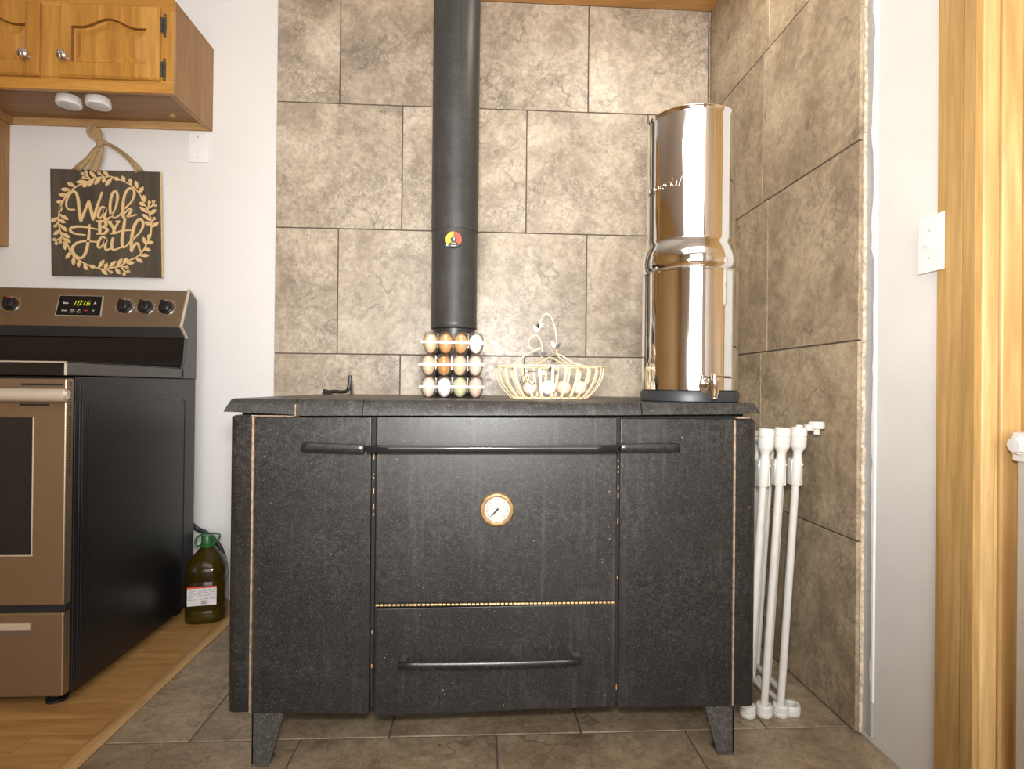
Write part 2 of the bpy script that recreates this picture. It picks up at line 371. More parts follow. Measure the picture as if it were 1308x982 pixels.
for r in range(-1, 4):
    z1 = ZA - r*PT; z0 = max(z1-PT, .004); z1 = min(z1, CEIL-.002); j = 1.904 if r % 2 else 1.946
    for a, b in ((YE, j), (j, YB)): wall_tile(wall_right, M['tile_shaded'], a, b, z0, z1, True)
mb = MB(); bm_pts = []
for k in range(62):                                             # ragged edge of the backer board
    z = .004 + k*.04; y0 = YE - random.uniform(-.001, .004); mb.box(XR+.0095, WX+.0005, y0, YE+.05, z, min(z+.0405, CEIL))
mb.build('backer_board_edge', M['thinset'], wall_right)
mb = MB().box(WX-.0022, WX+.001, 1.397, YE, .012, CEIL-.01)
for k in range(235): mb.box(WX-.0032, WX-.001, 1.4005, 1.4045, .02+k*.0103, .0255+k*.0103)
mb.build('metal_corner_bead', M['bead'], wall_right)
mb = MB(); a = []; b = []
for k in range(80):
    z = .10+k*.0296; d = random.uniform(0, .006) + (.008 if z > 1.2 else 0)*abs(math.sin(z*9))
    a.append((WX-.0035, 1.3985+d, z)); b.append((WX-.0004, 1.389, z))
mb.loft([a, [(WX-.0036, 1.393, p[2]) for p in a], b], closed=False); mb.build('plaster_smear', M['plaster'], wall_right)
# floor tiles
MB().box(-.90, WX, .42, WY, -.008, -.0025).build('grout_bed', M['grout'], floor)
rows = [(.50, .983, .265), (.983, 1.464, .049), (1.464, 1.946, -.217), (1.946, YB, .049)]
for y0, y1, xj in rows:
    x = xj - 3*.4805
    while x < WX:
        a, b = max(x, -.898), min(x+.4805, WX)
        if b-a > .02:
            MB().box(a+G, b-G, y0+G, y1-G, -.008, random.uniform(-.0005, .0004), .0012, 1).build('tile', M['floor_tile_dim'], floor, loc=(a, y0, 0))
        x += .4805
# laminate planks, running along x
y = .55; k = 0
while y < WY-.002:
    y1 = min(y+.0735, WY-.001); x = -.936; off = [.31, .12, .47, .22, .38, .05, .52][k % 7]
    first = True
    while x > -2.6:
        x0 = max(x-(off+.1 if first else .62), -2.65); first = False
        MB().box(x0+.0004, x-.0004, y+.0004, y1-.0004, -.008, random.uniform(-.0004, .0002)).build('plank', M['plank'], floor, loc=(x0, y, 0))
        x = x0
    y = y1; k += 1
mb = MB().prism([(-.940, -.007), (-.940, .002), (-.932, .006), (-.905, .006), (-.897, .001), (-.897, -.007)], 'y', .5, WY-.002)
o = struct('trim_1', mb, M['strip']); 
# boards at the end corner of the right wall
t2 = struct('trim_2', MB().box(WX-.009, WX-.0005, YC+.027, YC+.091, .002, CEIL-.005, .0015), M['pine_dark'])
MB().box(WX-.010, WX+.004, YC-.006, YC+.0245, .002, CEIL-.005, .0015).build('board', M['pine_dark'], t2)
MB().box(WX-.0045, WX+.003, YC+.0242, YC+.0275, .55, CEIL-.006).build('crack_shade', M['gap'], t2)  # dark strip standing for the shade in the seam between boards
t3 = struct('trim_3', MB().box(WX+.0045, WX+.034, YC-.008, YC+.018, .002, CEIL-.005, .004, 3), M['pine'])
MB().box(WX+.035, WX+.045, YC-.002, YC+.018, .002, CEIL-.005, .004, 3).build('bead_moulding', M['pine'], t3)
MB().box(WX+.046, 1.0735, YC-.006, YC+.018, .002, CEIL-.005, .005, 3).build('board', M['pine'], t3)
y = YC-.0065
for k in range(8):
    MB().box(1.063, 1.0745, y-.178, y, .002, CEIL-.005, .003, 2).build('board', M['pine_dark'], t3); y -= .1795
# ---------------------------------------------------------------- cookstove
FY = 1.360; TZ = .838
SX0, SX1 = -.569, .664
st = thing('cookstove', (.045, 1.73, 0), 'wide black cast iron wood cookstove standing on the stone floor tiles', 'stove')
MB().box(SX0+.004, SX1-.004, FY+.014, 2.09, .125, .799, .004).build('body', M['stove'], st)
def corner(xo, xi, z0, z1):
    s = 1 if xi > xo else -1; r = .022
    pl = [(xi, FY+.013), (xi, FY)] + [(xo+s*(r-r*math.sin(a)), FY+r-r*math.cos(a)) for a in [k*math.pi/12 for k in range(7)]] + [(xo, FY+.16), (xo+s*.004, FY+.16), (xo+s*.004, FY+.013)]
    return MB().prism(pl, 'z', z0, z1)
corner(SX0, -.5175, .126, .796).build('corner_panel', M['stove'], st)
corner(SX1, .6095, .116, .794).build('corner_panel', M['stove'], st)
MB().box(SX0, SX0+.004, FY+.161, 2.088, .125, .797).build('side_panel', M['stove'], st)
MB().box(SX1-.004, SX1, FY+.161, 2.088, .117, .797).build('side_panel', M['stove'], st)
for x, a, b in ((-.5145, .124, .7955), (.6065, .119, .797)):
    o = MB().box(x-.0023, x+.0023, FY-.002, FY+.013, a, b, .001).build('edge_strip', M['edge'], st); o['label'] = 'worn brass coloured edge strip'
def door(name, pts, z=FY):
    return MB().prism(pts, 'y', z, z+.0135, .0025).build(name, M['stove'], st)
d1 = door('firebox_door', [(-.5105, .795), (-.2485, .797), (-.2475, .1155), (-.5105, .1225)])
d2 = door('side_door', [(.3315, .798), (.6035, .799), (.6035, .1165), (.3315, .1185)])
d3 = door('oven_door', [(-.2365, .7975), (.3235, .800), (.3235, .3695), (-.2365, .3695)])
d4 = door('ash_drawer', [(-.2345, .3565), (.3235, .3625), (.3235, .1215), (-.2345, .1105)])
for x in (-.2425, .3275):
    MB().box(x-.0035, x+.0035, FY+.004, FY+.0135, .13, .796).build('gap_shade_strip', M['gap'], st)  # dark strips in place of the shade between the doors
# chips of old sealant in the gaps
mb = MB()
for x, zs in ((-.2425, (.70, .66, .655, .62, .585, .57, .30, .22)), (.3275, (.695, .68, .67, .63, .61, .55, .42, .16))):
    for z in zs:
        h = random.uniform(.004, .014); mb.box(x-.001, x+.0012, FY+.0025, FY+.005, z, z+h)
o = mb.build('sealant_flake', M['rust'], st); o['kind'] = 'stuff'
mb = MB()                                                        # piano hinge
for k in range(58):
    a = -.234+k*.00959; mb.lathe([(.0001, 0), (.0032 if k % 2 else .0028, 0), (.0032 if k % 2 else .0028, .0068), (.0001, .0068)], (a, FY+.0005, .3645+.001*(k/58)), 8, 'x')
MB().box(-.235, .323, FY+.003, FY+.0135, .3605, .3685).build('hinge_leaf', M['gap'], d3); mb.build('piano_hinge', M['brass'], d3)['label'] = 'brass piano hinge'  # leaf in near-black, for the shade between the knuckles
def bar(par, xa, xb, za, zb, hgt, yf, dep=.012, name='handle', drop=0, mt=None):
    """flat bar handle standing off the panel on two posts"""
    mb = MB(); L = []; N = 12; h, q = hgt/2, dep/2
    def sec(x, z, k): return [Vector((x, yf+a*q*k, z+b*h*k)) for a, b in ((1, 1), (.4, 1.1), (-.7, 1.0), (-1, .6), (-1, -.6), (-.7, -1.0), (.4, -1.1), (1, -1))]
    for i in range(N+1):
        u = i/N; L.append(sec(xa+(xb-xa)*u, za+(zb-za)*u-drop*math.sin(math.pi*u), 1))
    L = [sec(xa-.003, za, .72)]+L+[sec(xb+.003, zb, .72)]
    mb.loft(L); o = mb.build(name, mt or M['iron'], par, ang=40)
    pm = M['leg'] if drop else M['iron']
    for x, z in ((xa+.007, za), (xb-.007, zb)):
        MB().prism([(x-.008, z+h*.8), (x+.008, z+h*.8), (x+.008, z-h*.8), (x-.008, z-h*.8)], 'y', yf, FY+.001, .002).build('handle_post', pm, o)
    return o
HY = 1.322
p = lambda a, b: aty(a, b, HY)
bar(d1, p(393, 0).x, p(470, 0).x, p(393, 571).z, p(470, 573.5).z, .0185, HY)
bar(d2, p(799, 0).x, p(872, 0).x, p(799, 572).z, p(872, 571.5).z, .0175, HY)
bar(d3, p(477, 0).x, p(793, 0).x, p(480, 573.5).z, p(790, 573.5).z, .0165, HY, .016, mt=M['rail'])
bar(d4, p(519, 0).x, p(749, 0).x, p(519, 850).z, p(749, 845).z, .014, HY, .012, drop=.003)
c = aty(635, 651, 1.352)                                         # oven thermometer
mb = MB(); mb.lathe([(.0001, 0), (.040, 0), (.0402, .004), (.037, .0095), (.0325, .0115), (.030, .010), (.0295, .006), (.0001, .006)], (c.x, FY, c.z), 40, 'y')
th = mb.build('thermometer', M['brass'], st); th['label'] = 'round thermometer with brass rim and white dial'
MB().lathe([(.0001, .006), (.0292, .006), (.0292, .0072), (.0001, .0072)], (c.x, FY, c.z), 40, 'y').build('dial', M['white_enamel'], th)
mb = MB(); yy = FY-.0078
for k in range(25):
    an = math.radians(225-270*k/24); l = .005 if k % 4 == 0 else .003
    d = Vector((math.cos(an), 0, math.sin(an))); q = Vector((-d.z, 0, d.x)); c0 = Vector((c.x, yy, c.z))
    mb.loft([[c0+d*(.026-l)+q*s_*.0005+Vector((0, e, 0)) for s_, e in ((-1, 0), (1, 0), (1, .0006), (-1, .0006))], [c0+d*.026+q*s_*.0005+Vector((0, e, 0)) for s_, e in ((-1, 0), (1, 0), (1, .0006), (-1, .0006))]])
mb.build('scale_mark', M['ink'], th, kind='stuff')
mb = MB(); d = Vector((-.67, 0, -.74)); q = Vector((-d.z, 0, d.x)); c0 = Vector((c.x, FY-.0088, c.z))
mb.loft([[c0+d*a+q*w_*s_+Vector((0, e, 0)) for s_, e in ((-1, 0), (1, 0), (1, .0008), (-1, .0008))] for a, w_ in ((-.004, .0021), (.012, .0016), (.021, .0006))])
mb.lathe([(.0001, .007), (.002, .007), (.002, .0098), (.0001, .0098)], (c.x, FY, c.z), 12, 'y'); mb.build('needle', M['black'], th)
for b_ in ((-.516, -.409, 1.352, 1.362, .7975, .8003), (-.4105, -.408, 1.3215, 1.345, .8005, .826), (.607, .640, 1.352, 1.362, .800, .8045)):
    MB().box(*b_, .0006).build('edge_strip', M['edge'], st)['label'] = 'worn bare edge strip'
# legs of tapered angle iron
def leg(xo, s, y0, sy_):
    t_ = .005; z1 = .126
    f = [(xo, z1), (xo+s*.074, z1), (xo+s*.060, .075), (xo+s*.040, .002), (xo, .002)]
    mb = MB().prism(f, 'y', y0, y0+sy_*t_, .0012)
    g = [(y0, z1), (y0+sy_*.07, z1), (y0+sy_*.05, .06), (y0+sy_*.035, .002), (y0, .002)]
    mb.prism(g, 'x', xo, xo+s*t_, .0012)
    mb.box(min(xo, xo+s*.040), max(xo, xo+s*.040), min(y0-.004*sy_, y0+sy_*.04), max(y0-.004*sy_, y0+sy_*.04), 0, .005, .001)
    return mb.build('leg', M['leg'], st)
leg(-.5125, 1, 1.366, 1); leg(.6135, -1, 1.366, 1); leg(-.5125, 1, 2.07, -1); leg(.6135, -1, 2.07, -1)
# cooking top: sections with a sloping front apron
def top(x0, x1, zb0, zb1, y1=2.12, s0=0, s1=0, name='top_plate', lip=True):
    def prof(x, zb, s):
        P_ = [(1.321, zb), (1.3225, zb+.006), (1.330, TZ-.008), (1.3345, TZ-.002), (1.341, TZ), (y1, TZ), (y1, TZ-.018), (1.358, TZ-.018), (1.350, zb+.001)]
        if not lip: P_ = [(1.3555, TZ-.017), (1.3555, TZ-.001), (1.357, TZ), (1.50, TZ), (1.8, TZ), (y1, TZ), (y1, TZ-.017)]
        return [Vector((x + s*(TZ-z)/.035, yv, z)) for yv, z in P_]
    return MB().loft([prof(x0, zb0, -s0), prof(x1, zb1, s1)]).build(name, M['stove_top'], st, ang=50)
top(-.552, -.4095, .809, .8035, s0=.015)
top(-.4070, -.262, .8015, .803); top(-.2605, .118, .803, .806); top(.1195, .370, .806, .8085)
top(.3725, .640, .809, .813, s1=.016)
MB().box(-.545, .633, 1.375, 2.10, .796, .8195).build('top_frame', M['gap'], st)  # dark slab standing for the shade in the gap under the plates
PX, PY = aty(581, 300, 1.98).x, 1.98

# stove pipe: its own thing
pz = aty(580, 421, PY).z; sz = aty(580, 298, PY).z
sp_t = thing('stove_pipe', (PX, PY, TZ), 'tall black stove pipe rising from the cookstove to the ceiling', 'pipe')
R1, R2 = .0765, .0785
MB().lathe([(.088, TZ+.0003), (.088, TZ+.012), (.072, TZ+.02), (.070, 1.06), (.066, 1.06)], (PX, PY, 0), 40).build('flue_collar', M['stove_top'], sp_t)
MB().lathe([(.069, pz+.001), (R1-.001, pz), (R1+.0015, pz+.004), (R1, pz+.010), (R1, pz+.012), (R1+.001, pz+.018), (R1, pz+.022), (R1, sz+.03), (.06, sz+.03)], (PX, PY, 0), 56).build('lower_section', M['pipe'], sp_t)
MB().lathe([(R1+.0003, sz), (R2, sz), (R2, CEIL-.02), (R1, CEIL-.02)], (PX, PY, 0), 56).build('upper_section', M['pipe'], sp_t)
MB().lathe([(R2+.0005, CEIL-.02), (.10, CEIL-.015), (.10, CEIL-.001), (R2, CEIL-.001)], (PX, PY, 0), 48).build('ceiling_collar', M['pipe'], sp_t)
# magnetic gauge on the pipe
g = aty(579.5, 306, PY-R2-.004); gy = PY-R2-.0005
an = math.atan2(g.x-PX, 1)
gt = thing('pipe_thermometer', (g.x, gy, g.z), 'small round yellow and red magnetic gauge on the stove pipe', 'gauge')
mb = MB().lathe([(.0001, -.003), (.0275, -.003), (.028, .004), (.0265, .0055), (.0001, .0055)], (g.x, gy, g.z), 36, 'y'); mb.build('case', M['black'], gt)
def sector(a0, a1, r0, r1, yv, mat, name):
    P_ = [(g.x+r1*math.cos(math.radians(a0+(a1-a0)*k/12)), g.z+r1*math.sin(math.radians(a0+(a1-a0)*k/12))) for k in range(13)]
    P_ += [(g.x+r0*math.cos(math.radians(a1+(a0-a1)*k/12)), g.z+r0*math.sin(math.radians(a1+(a0-a1)*k/12))) for k in range(13)]
    return MB().prism(P_, 'y', yv, yv+.001).build(name, M[mat], gt)
sector(90, 222, .010, .026, gy-.0062, 'yellow', 'yellow_zone'); sector(-38, 90, .010, .026, gy-.0062, 'orange', 'red_zone')
sector(246, 294, .0195, .0215, gy-.0062, 'paper', 'scale_arc'); sector(236, 304, .0115, .0135, gy-.0062, 'yellow', 'scale_arc')
MB().lathe([(.0001, .005), (.0085, .005), (.008, .009), (.004, .011), (.0001, .0115)], (g.x, gy, g.z), 20, 'y').build('centre_rivet', M['chrome'], gt)
MB().box(g.x-.0235, g.x-.018, gy-.0075, gy-.006, g.z-.0215, g.z-.018).build('pointer', M['print_white'], gt)

# ---------------------------------------------------------------- water filter
FC = (.563, 1.462); 
a0 = math.atan2(*aty(820, 400, 1).xy); a1 = math.atan2(*aty(944, 400, 1).xy)
ac = (a0+a1)/2; D = 1.462/math.cos(ac); FR = D*math.sin((a1-a0)/2); FC = (1.462*math.tan(ac), 1.462)
zt = aty(900, 181.5, 1.462+FR*.9).z; zc = aty(881, 340, 1.462-FR).z; zb = aty(881, 303, 1.462-FR*.9).z
UR = FR*.915
wfil = thing('water_filter', (FC[0], FC[1], TZ), 'tall polished steel gravity water filter on the right end of the cookstove', 'water filter')
BZ = TZ+.026
MB().lathe([(FR*.97, TZ), (FR*1.015, TZ+.002), (FR*1.02, TZ+.022), (FR*1.0, BZ), (.02, BZ)], (*FC, 0), 72).build('base_ring', M['rubber'], wfil)['label'] = 'black rubber base ring'
MB().lathe([(FR*.97, BZ), (FR*.995, BZ+.003), (FR*.995, zc-.004), (FR*1.004, zc-.003), (FR*1.004, zc), (FR*.97, zc+.001), (.03, zc+.001)], (*FC, 0), 96).build('lower_chamber', M['steel'], wfil, ang=25)
h = zb-zc
MB().lathe([(UR, zc+.001), (FR*.945, zc+.002), (FR*.975, zc+h*.10), (FR*.998, zc+h*.25), (FR*1.0, zc+h*.42), (FR*.995, zc+h*.58), (FR*.972, zc+h*.76), (FR*.938, zc+h*.92), (UR*1.004, zc+h*1.02), (UR, zc+h*1.10), (UR, zt-.012), (UR, zt-.003), (UR*1.012, zt-.002), (UR*1.012, zt), (UR*.985, zt), (UR*.985, zt-.02), (.02, zt-.02)], (*FC, 0), 96).build('upper_chamber', M['steel'], wfil, ang=60)
MB().lathe([(UR*.985, zt-.001), (UR*.9, zt+.0005), (.03, zt+.002), (.0001, zt+.002)], (*FC, 0), 72).build('lid', M['steel'], wfil)
# embossed script on the upper chamber
b = text_bm('Imperial', .034, .0007, .35, 'LEFT'); vd = math.atan2(-FC[1], -FC[0])
zl = aty(850, 233, 1.462-.08).z
for v in b.verts:
    aa = vd - .98*1 + (-.28) + v.co.x/UR; rr = UR+.0004+v.co.z
    v.co = Vector((FC[0]+rr*math.cos(aa), FC[1]+rr*math.sin(aa), zl+v.co.y))
MB().add(b).build('embossed_lettering', M['steel'], wfil, smooth=False)
# spigot
ts = aty(909, 490, 1.462-FR-.03); sd = Vector((ts.x-FC[0], ts.y-FC[1], 0)).normalized(); zs = aty(905, 493, 1.34).z
q0 = Vector((FC[0], FC[1], zs)) + sd*(FR-.002); q1 = q0 + sd*.045
mb = MB(); mb.lathe([(.0001, 0), (.018, 0), (.017, .005), (.010, .009), (.008, .045), (.0001, .045)], q0, 20, M=sd.to_track_quat('Z', 'Y').to_matrix().to_4x4())
spg = mb.build('spigot', M['chrome'], wfil); spg['label'] = 'chrome tap'
MB().lathe([(.0055, -.030), (.0085, -.028), (.0085, -.024), (.0095, -.020), (.0135, -.006), (.0135, .014), (.012, .016), (.006, .017), (.006, .026), (.0001, .027)], q1, 24).build('spigot_body', M['chrome'], spg)
ld = Vector((.97, .12, 0)); mb = MB(); mb.tube([q1+Vector((0, 0, .022)), q1+ld*.012+Vector((0, 0, .023)), q1+ld*.03+Vector((0, 0, .021)), q1+ld*.046+Vector((0, 0, .0195))], [.005, .004, .0055, .0035], 10, flat=.6); mb.build('spigot_lever', M['chrome'], spg)

# ---------------------------------------------------------------- eggs and cartons
prof = [(.0001, 0)] + [(.0202*math.sin(math.pi*k/14)*(1+.12*math.cos(math.pi*k/14)*-1*-1*(-1)), .0275*(1-math.cos(math.pi*k/14))) for k in range(1, 14)] + [(.0001, .055)]
egg_src = MB().lathe(prof, (0, 0, 0), 24)
egg_me = egg_src.build('egg', EGG['cream']).data; bpy.data.objects.remove(bpy.data.objects['egg'])
egg_by = {}
for k, mt in EGG.items():
    me = egg_me.copy(); me.materials.clear(); me.materials.append(mt); egg_by[k] = me
def egg(loc, col, label, group, rot=(0, 0, 0), sc=1):
    o = bpy.data.objects.new('egg', egg_by[col]); C.objects.link(o); o.location = loc; o.rotation_euler = rot; o.scale = (sc,)*3
    return tag(o, label, 'egg', group)
EY = 1.60; EP = .0425; ex0 = aty(547.5, 490, EY).x; CH = .0600
cols = [['pale', 'white', 'green', 'blush'], ['blush', 'brown', 'tan', 'pale'], ['cream', 'tan', 'tan', 'white']]
cols[1] = ['cream', 'brown', 'tan', 'pale']; cols[1][2] = 'cream'
tier = ['bottom', 'middle', 'top']
pos = ['leftmost', 'second from left', 'third from left', 'rightmost']
cname = dict(pale='pale blush', white='white', green='pale green', blush='pinkish beige', brown='brown', tan='light brown', cream='cream')
for t_ in range(3):
    ox = ex0 + (0, -.0015, .004)[t_]; pch = EP-(0, -.0002, .0014)[t_]; bz = TZ+.0006+t_*CH
    mid = ox+1.5*pch
    ct = thing('egg_carton', (mid, EY+EP/2, bz), 'clear plastic egg carton at the %s of the stack on the cookstove' % tier[t_], 'egg carton', 'stacked clear egg cartons')
    X0, X1, Y0, Y1 = ox-EP*.515, ox+pch*3+EP*.515, EY-EP*.54, EY+EP*1.54
    tray = MB(); lid = MB()
    for i in range(4):
        for j in range(2):
            cx, cyy = ox+i*pch, EY+j*EP
            n = 16; P_ = [(.0085, bz+.0004), (.013, bz+.003), (.0178, bz+.012), (.0203, bz+.022), (.0207, bz+.029)]
            tray.loft([[(cx+r*math.cos(2*math.pi*k/n), cyy+r*math.sin(2*math.pi*k/n), z) for k in range(n)] for r, z in P_], cap1=False)
            P_ = [(.0208, bz+.031), (.0205, bz+.040), (.0185, bz+.051), (.0145, bz+.0575), (.006, bz+.0592)]
            lid.loft([[(cx+r*math.cos(2*math.pi*k/n), cyy+r*math.sin(2*math.pi*k/n), z) for k in range(n)] for r, z in P_], cap0=False)
    for i in range(3):                                            # ridges between the cups
        xx = ox+(i+.5)*pch
        lid.box(xx-.0016, xx+.0016, Y0+.004, Y1-.004, bz+.031, bz+.055, .001); tray.box(xx-.0016, xx+.0016, Y0+.005, Y1-.005, bz+.014, bz+.029, .001)
    tray.build('tray', M['clear'], ct); lid.build('lid', M['clear'], ct)
    rim = MB(); zr = bz+.0295
    for b in ((X0, X1, Y0-.003, Y0+.001), (X0, X1, Y1-.001, Y1+.003), (X0-.003, X0+.001, Y0, Y1), (X1-.001, X1+.003, Y0, Y1)): rim.box(*b, zr-.0036, zr+.0036, .0006)
    rim.build('flange', M['clear_edge'], ct)
    for i in range(4):
        c_ = cols[t_][i]
        egg((ox+i*pch, EY, bz+.0012), c_, '%s egg, %s in the front row of the %s carton' % (cname[c_], pos[i], tier[t_]), 'eggs in the cartons', (0, 0, i), random.uniform(.95, .99))
        rc = random.choice(['cream', 'tan', 'pale']); egg((ox+i*pch, EY+EP, bz+.0012), rc, '%s egg in the rear row of the %s carton, behind the %s front egg' % (cname[rc], tier[t_], pos[i].replace(' from left', '')), 'eggs in the rear rows', (0, 0, i))

# ---------------------------------------------------------------- wire basket
BY = 1.60; bl = aty(632, 468, BY); br = aty(770, 468, BY); bcx = (bl.x+br.x)/2; rimz = aty(700, 467, BY-.08).z
ra = (br.x-bl.x)/2; bb = aty(749, 507, BY).x-aty(651, 507, BY).x; ba = bb/2; rb, bbk = .088, .062
bk = thing('wire_basket', (bcx, BY, TZ), 'cream wire basket with scrolled handle, holding eggs on the cookstove', 'basket')
ell = lambda a, b, z, n=48: [(bcx+a*math.cos(2*math.pi*k/n), BY+b*math.sin(2*math.pi*k/n), z) for k in range(n)]
MB().tube(ell(ra, rb, rimz), .0022, 8, closed=True).build('rim', M['cream'], bk)
mb = MB().tube(ell(ba, bbk, TZ+.003), .0026, 8, closed=True)
for k in range(-3, 4):
    xx = ba*k/4; yy = bbk*math.sqrt(1-(k/4)**2); mb.tube([(bcx+xx, BY-yy, TZ+.004), (bcx+xx, BY+yy, TZ+.004)], .0012, 6)
mb.build('base_ring', M['cream'], bk)
for k in range(26):
    a = 2*math.pi*(k+.5)/26; ca, sa = math.cos(a), math.sin(a); P_ = []
    for q in range(8):
        s_ = q/7; f = s_**.62
        P_.append(Vector((bcx+(ba+(ra-ba)*s_**1.0+.014*math.sin(math.pi*s_)*abs(ca)*1)*ca, BY+(bbk+(rb-bbk)*f)*sa, TZ+.003+(rimz-TZ-.003)*s_)))
    tg = Vector((-sa*ra, ca*rb, 0)).normalized(); nn = Vector((ca, sa, 0)); L = []
    wd = .0036
    L = [[p_+tg*wd*s1+nn*.0009*s2 for s1, s2 in ((-1, -1), (1, -1), (1, 1), (-1, 1))] for p_ in P_]
    MB().loft(L).build('rib', M['cream'], bk)
    mb = MB(); 
    mb.box(P_[0].x-.0035, P_[0].x+.0035, P_[0].y-.003, P_[0].y+.003, P_[0].z-.001, P_[0].z+.004, .001)
    mb.build('rust_spot', M['rust'], bk)
    if k % 3 == 0: MB().box(P_[-1].x-.003, P_[-1].x+.003, P_[-1].y-.0025, P_[-1].y+.0025, P_[-1].z-.008, P_[-1].z-.002, .001).build('rust_spot', M['rust'], bk)
hp = lambda px, py, dy=0: tuple(aty(px, py, BY+dy))
mb = MB()
mb.tube(spline([hp(688, 424), hp(691, 409), hp(697, 401), hp(704, 405), hp(709, 420), hp(711, 436), hp(711, 452)]), .0020, 8)
mb.tube(spline([hp(693, 455), hp(692, 440), hp(688, 430), hp(682, 428.5), hp(676, 434), hp(676, 443), hp(682, 447), hp(690, 444)]), .0018, 8)
mb.build('handle_loop', M['cream'], bk)
for dy, pts in ((-.03, [(711, 452), (719, 455), (731, 463), (745, 467)]), (.03, [(711, 452), (716, 458), (726, 465), (738, 467)]), (-.03, [(690, 446), (679, 449), (668, 456), (655, 466)]), (.03, [(693, 452), (690, 460), (684, 466), (679, 467)]), (-.05, [(702, 456), (692, 462), (684, 467)]), (-.05, [(702, 456), (712, 461), (722, 467)])):
    n = len(pts); MB().tube(spline([hp(p_[0], p_[1], dy*i*1.6/(n-1)) for i, p_ in enumerate(pts)]), .0020, 8).build('handle_arm', M['cream'], bk)
def leaf3(c, d, l, w_, nrm=(0, -1, 0), th=.0012):
    d = Vector(d).normalized(); n_ = Vector(nrm); s_ = d.cross(n_).normalized(); mb = MB(); L = []
    for q in range(7):
        u = q/6; ww = max(w_*math.sin(math.pi*u**.8), .0002); L.append([Vector(c)+d*l*u+s_*ww*a+n_*th*b for a, b in ((-1, -.5), (1, -.5), (1, .5), (-1, .5))])
    return mb.loft(L)
for px, py, dx, dz, mt in ((686, 424, -.4, 1, 'cream'), (684, 421, .5, 1, 'darkgreen'), (686, 418, 1, .6, 'cream'), (710, 446, .7, 1, 'darkgreen'), (709, 444, -.6, 1, 'cream'), (680, 452, 1, -.1, 'darkgreen'), (690, 452, 1, .1, 'darkgreen'), (698, 459, .9, .5, 'darkgreen'), (704, 463, 1, .8, 'darkgreen'), (700, 474, .8, .6, 'darkgreen'), (697, 478, -.8, .5, 'cream'), (704, 478, 1, .4, 'darkgreen')):
    leaf3(hp(px, py, -.004), (dx, 0, dz), .021, .0058).build('metal_leaf', M[mt], bk)
mb = MB()                                                         # flower scroll on the basket front
for pts in ([(664, 489), (668, 480), (675, 475), (684, 475)], [(668, 491), (672, 486), (680, 491), (684, 486)], [(672, 470), (675, 475), (673, 484)]):
    mb.tube(spline([hp(a, b, -.079) for a, b in pts]), .0011, 6)
mb.build('front_scroll', M['darkgreen'], bk)
for (px, c_, dy, lab) in ((677, 'pale', -.025, 'pale egg lying at the left inside the cream wire basket'), (697, 'white', -.02, 'white egg lying in the middle of the cream wire basket'), (721, 'blush', -.03, 'pinkish egg inside the cream wire basket, right of the white egg'), (739, 'pale', .0, 'pale egg lying at the right end inside the cream wire basket')):
    q = aty(px, 490, BY+dy); egg((q.x, BY+dy+.02, TZ+.0255), c_, lab, 'eggs in the wire basket', (math.radians(80), 0, random.uniform(-.5, .5)), 1.0)

# ---------------------------------------------------------------- lid lifter on the stove
LY = 2.02; lp = lambda px, py, dy=0: aty(px, py, LY+dy); lf0 = lp(430, 500)
lf = thing('lid_lifter', (lf0.x, LY, TZ), 'small black iron stove lid lifter lying on the back left of the cookstove', 'lid lifter')
zb_ = TZ+.0045; dz = lambda py: (500.5-py)*LY/FPX
L = [(413, 500-3, 0), (420, 498.5, 0), (428, 498, 0), (437, 498.5, 0), (443, 497, 0), (446, 491, 0), (447, 480, 0), (447.5, 477, 0)]
P_ = spline([(lp(a, b).x, LY, zb_+dz(b+.5)) for a, b, _ in L], 4)
mb = MB(); n = len(P_); mb.tube(P_, [.0068-.0018*abs(i/n-.15) if i < n*.6 else .0062-.0012*(i-n*.6)/(n*.4) for i in range(n)], 10); mb.build('bar', M['iron'], lf)
a = lp(448.5, 480); MB().prism([(a.x-.003, zb_+dz(480)), (a.x+.004, zb_+dz(482)), (a.x+.0085, TZ+.0003), (a.x-.002, TZ+.0003)], 'y', LY-.004, LY+.004, .001).build('hook', M['iron'], lf)
a = lp(413, 499); MB().box(a.x-.002, a.x+.03, LY-.006, LY+.006, TZ+.0003, TZ+.006, .001).build('tip', M['iron'], lf)

# ---------------------------------------------------------------- kitchen range
RX0, RX1 = -1.862, -1.100
rg = thing('range', (-1.48, 1.97, 0), 'bronze steel and black electric kitchen range beside the cookstove, on the wood floor', 'range')
MB().box(RX0, RX1, 1.655, 2.326, .028, .8865, .003).build('body', M['range_black'], rg)
mb = MB()                                                         # pressed lines on the side panel
for y_ in (1.672, 1.684): mb.box(RX1-.002, RX1+.0022, y_-.0022, y_+.0022, .05, .872, .0015)
mb.build('pressed_rib', M['range_black'], rg)
mb = MB(); P_ = [(1.712, .08), (1.712, .80), (1.725, .815), (2.23, .815), (2.245, .80), (2.245, .08)]
mb.tube([(RX1, a, b) for a, b in P_], .0016, 6, closed=True); mb.build('pressed_outline', M['range_black'], rg)
MB().box(RX0, RX1, 1.618, 2.236, .889, .9235, .004).build('cooktop', M['range_cap'], rg)
MB().box(RX0+.006, RX1-.006, 1.624, 2.235, .9236, .9275, .0015).build('cooktop_glass', M['glass_black'], rg)
MB().box(RX0+.001, RX1-.004, 1.6165, 1.62, .889, .922).build('front_glass_strip', M['glass_black'], rg)
o = MB().box(RX0+.001, RX1-.002, 1.6155, 1.6245, .9225, .9262, .001).build('edge_trim', M['alu'], rg)
o = MB().box(RX1-.0045, RX1+.0003, 1.6155, 1.622, .889, .9215, .001).build('edge_trim', M['alu'], rg)
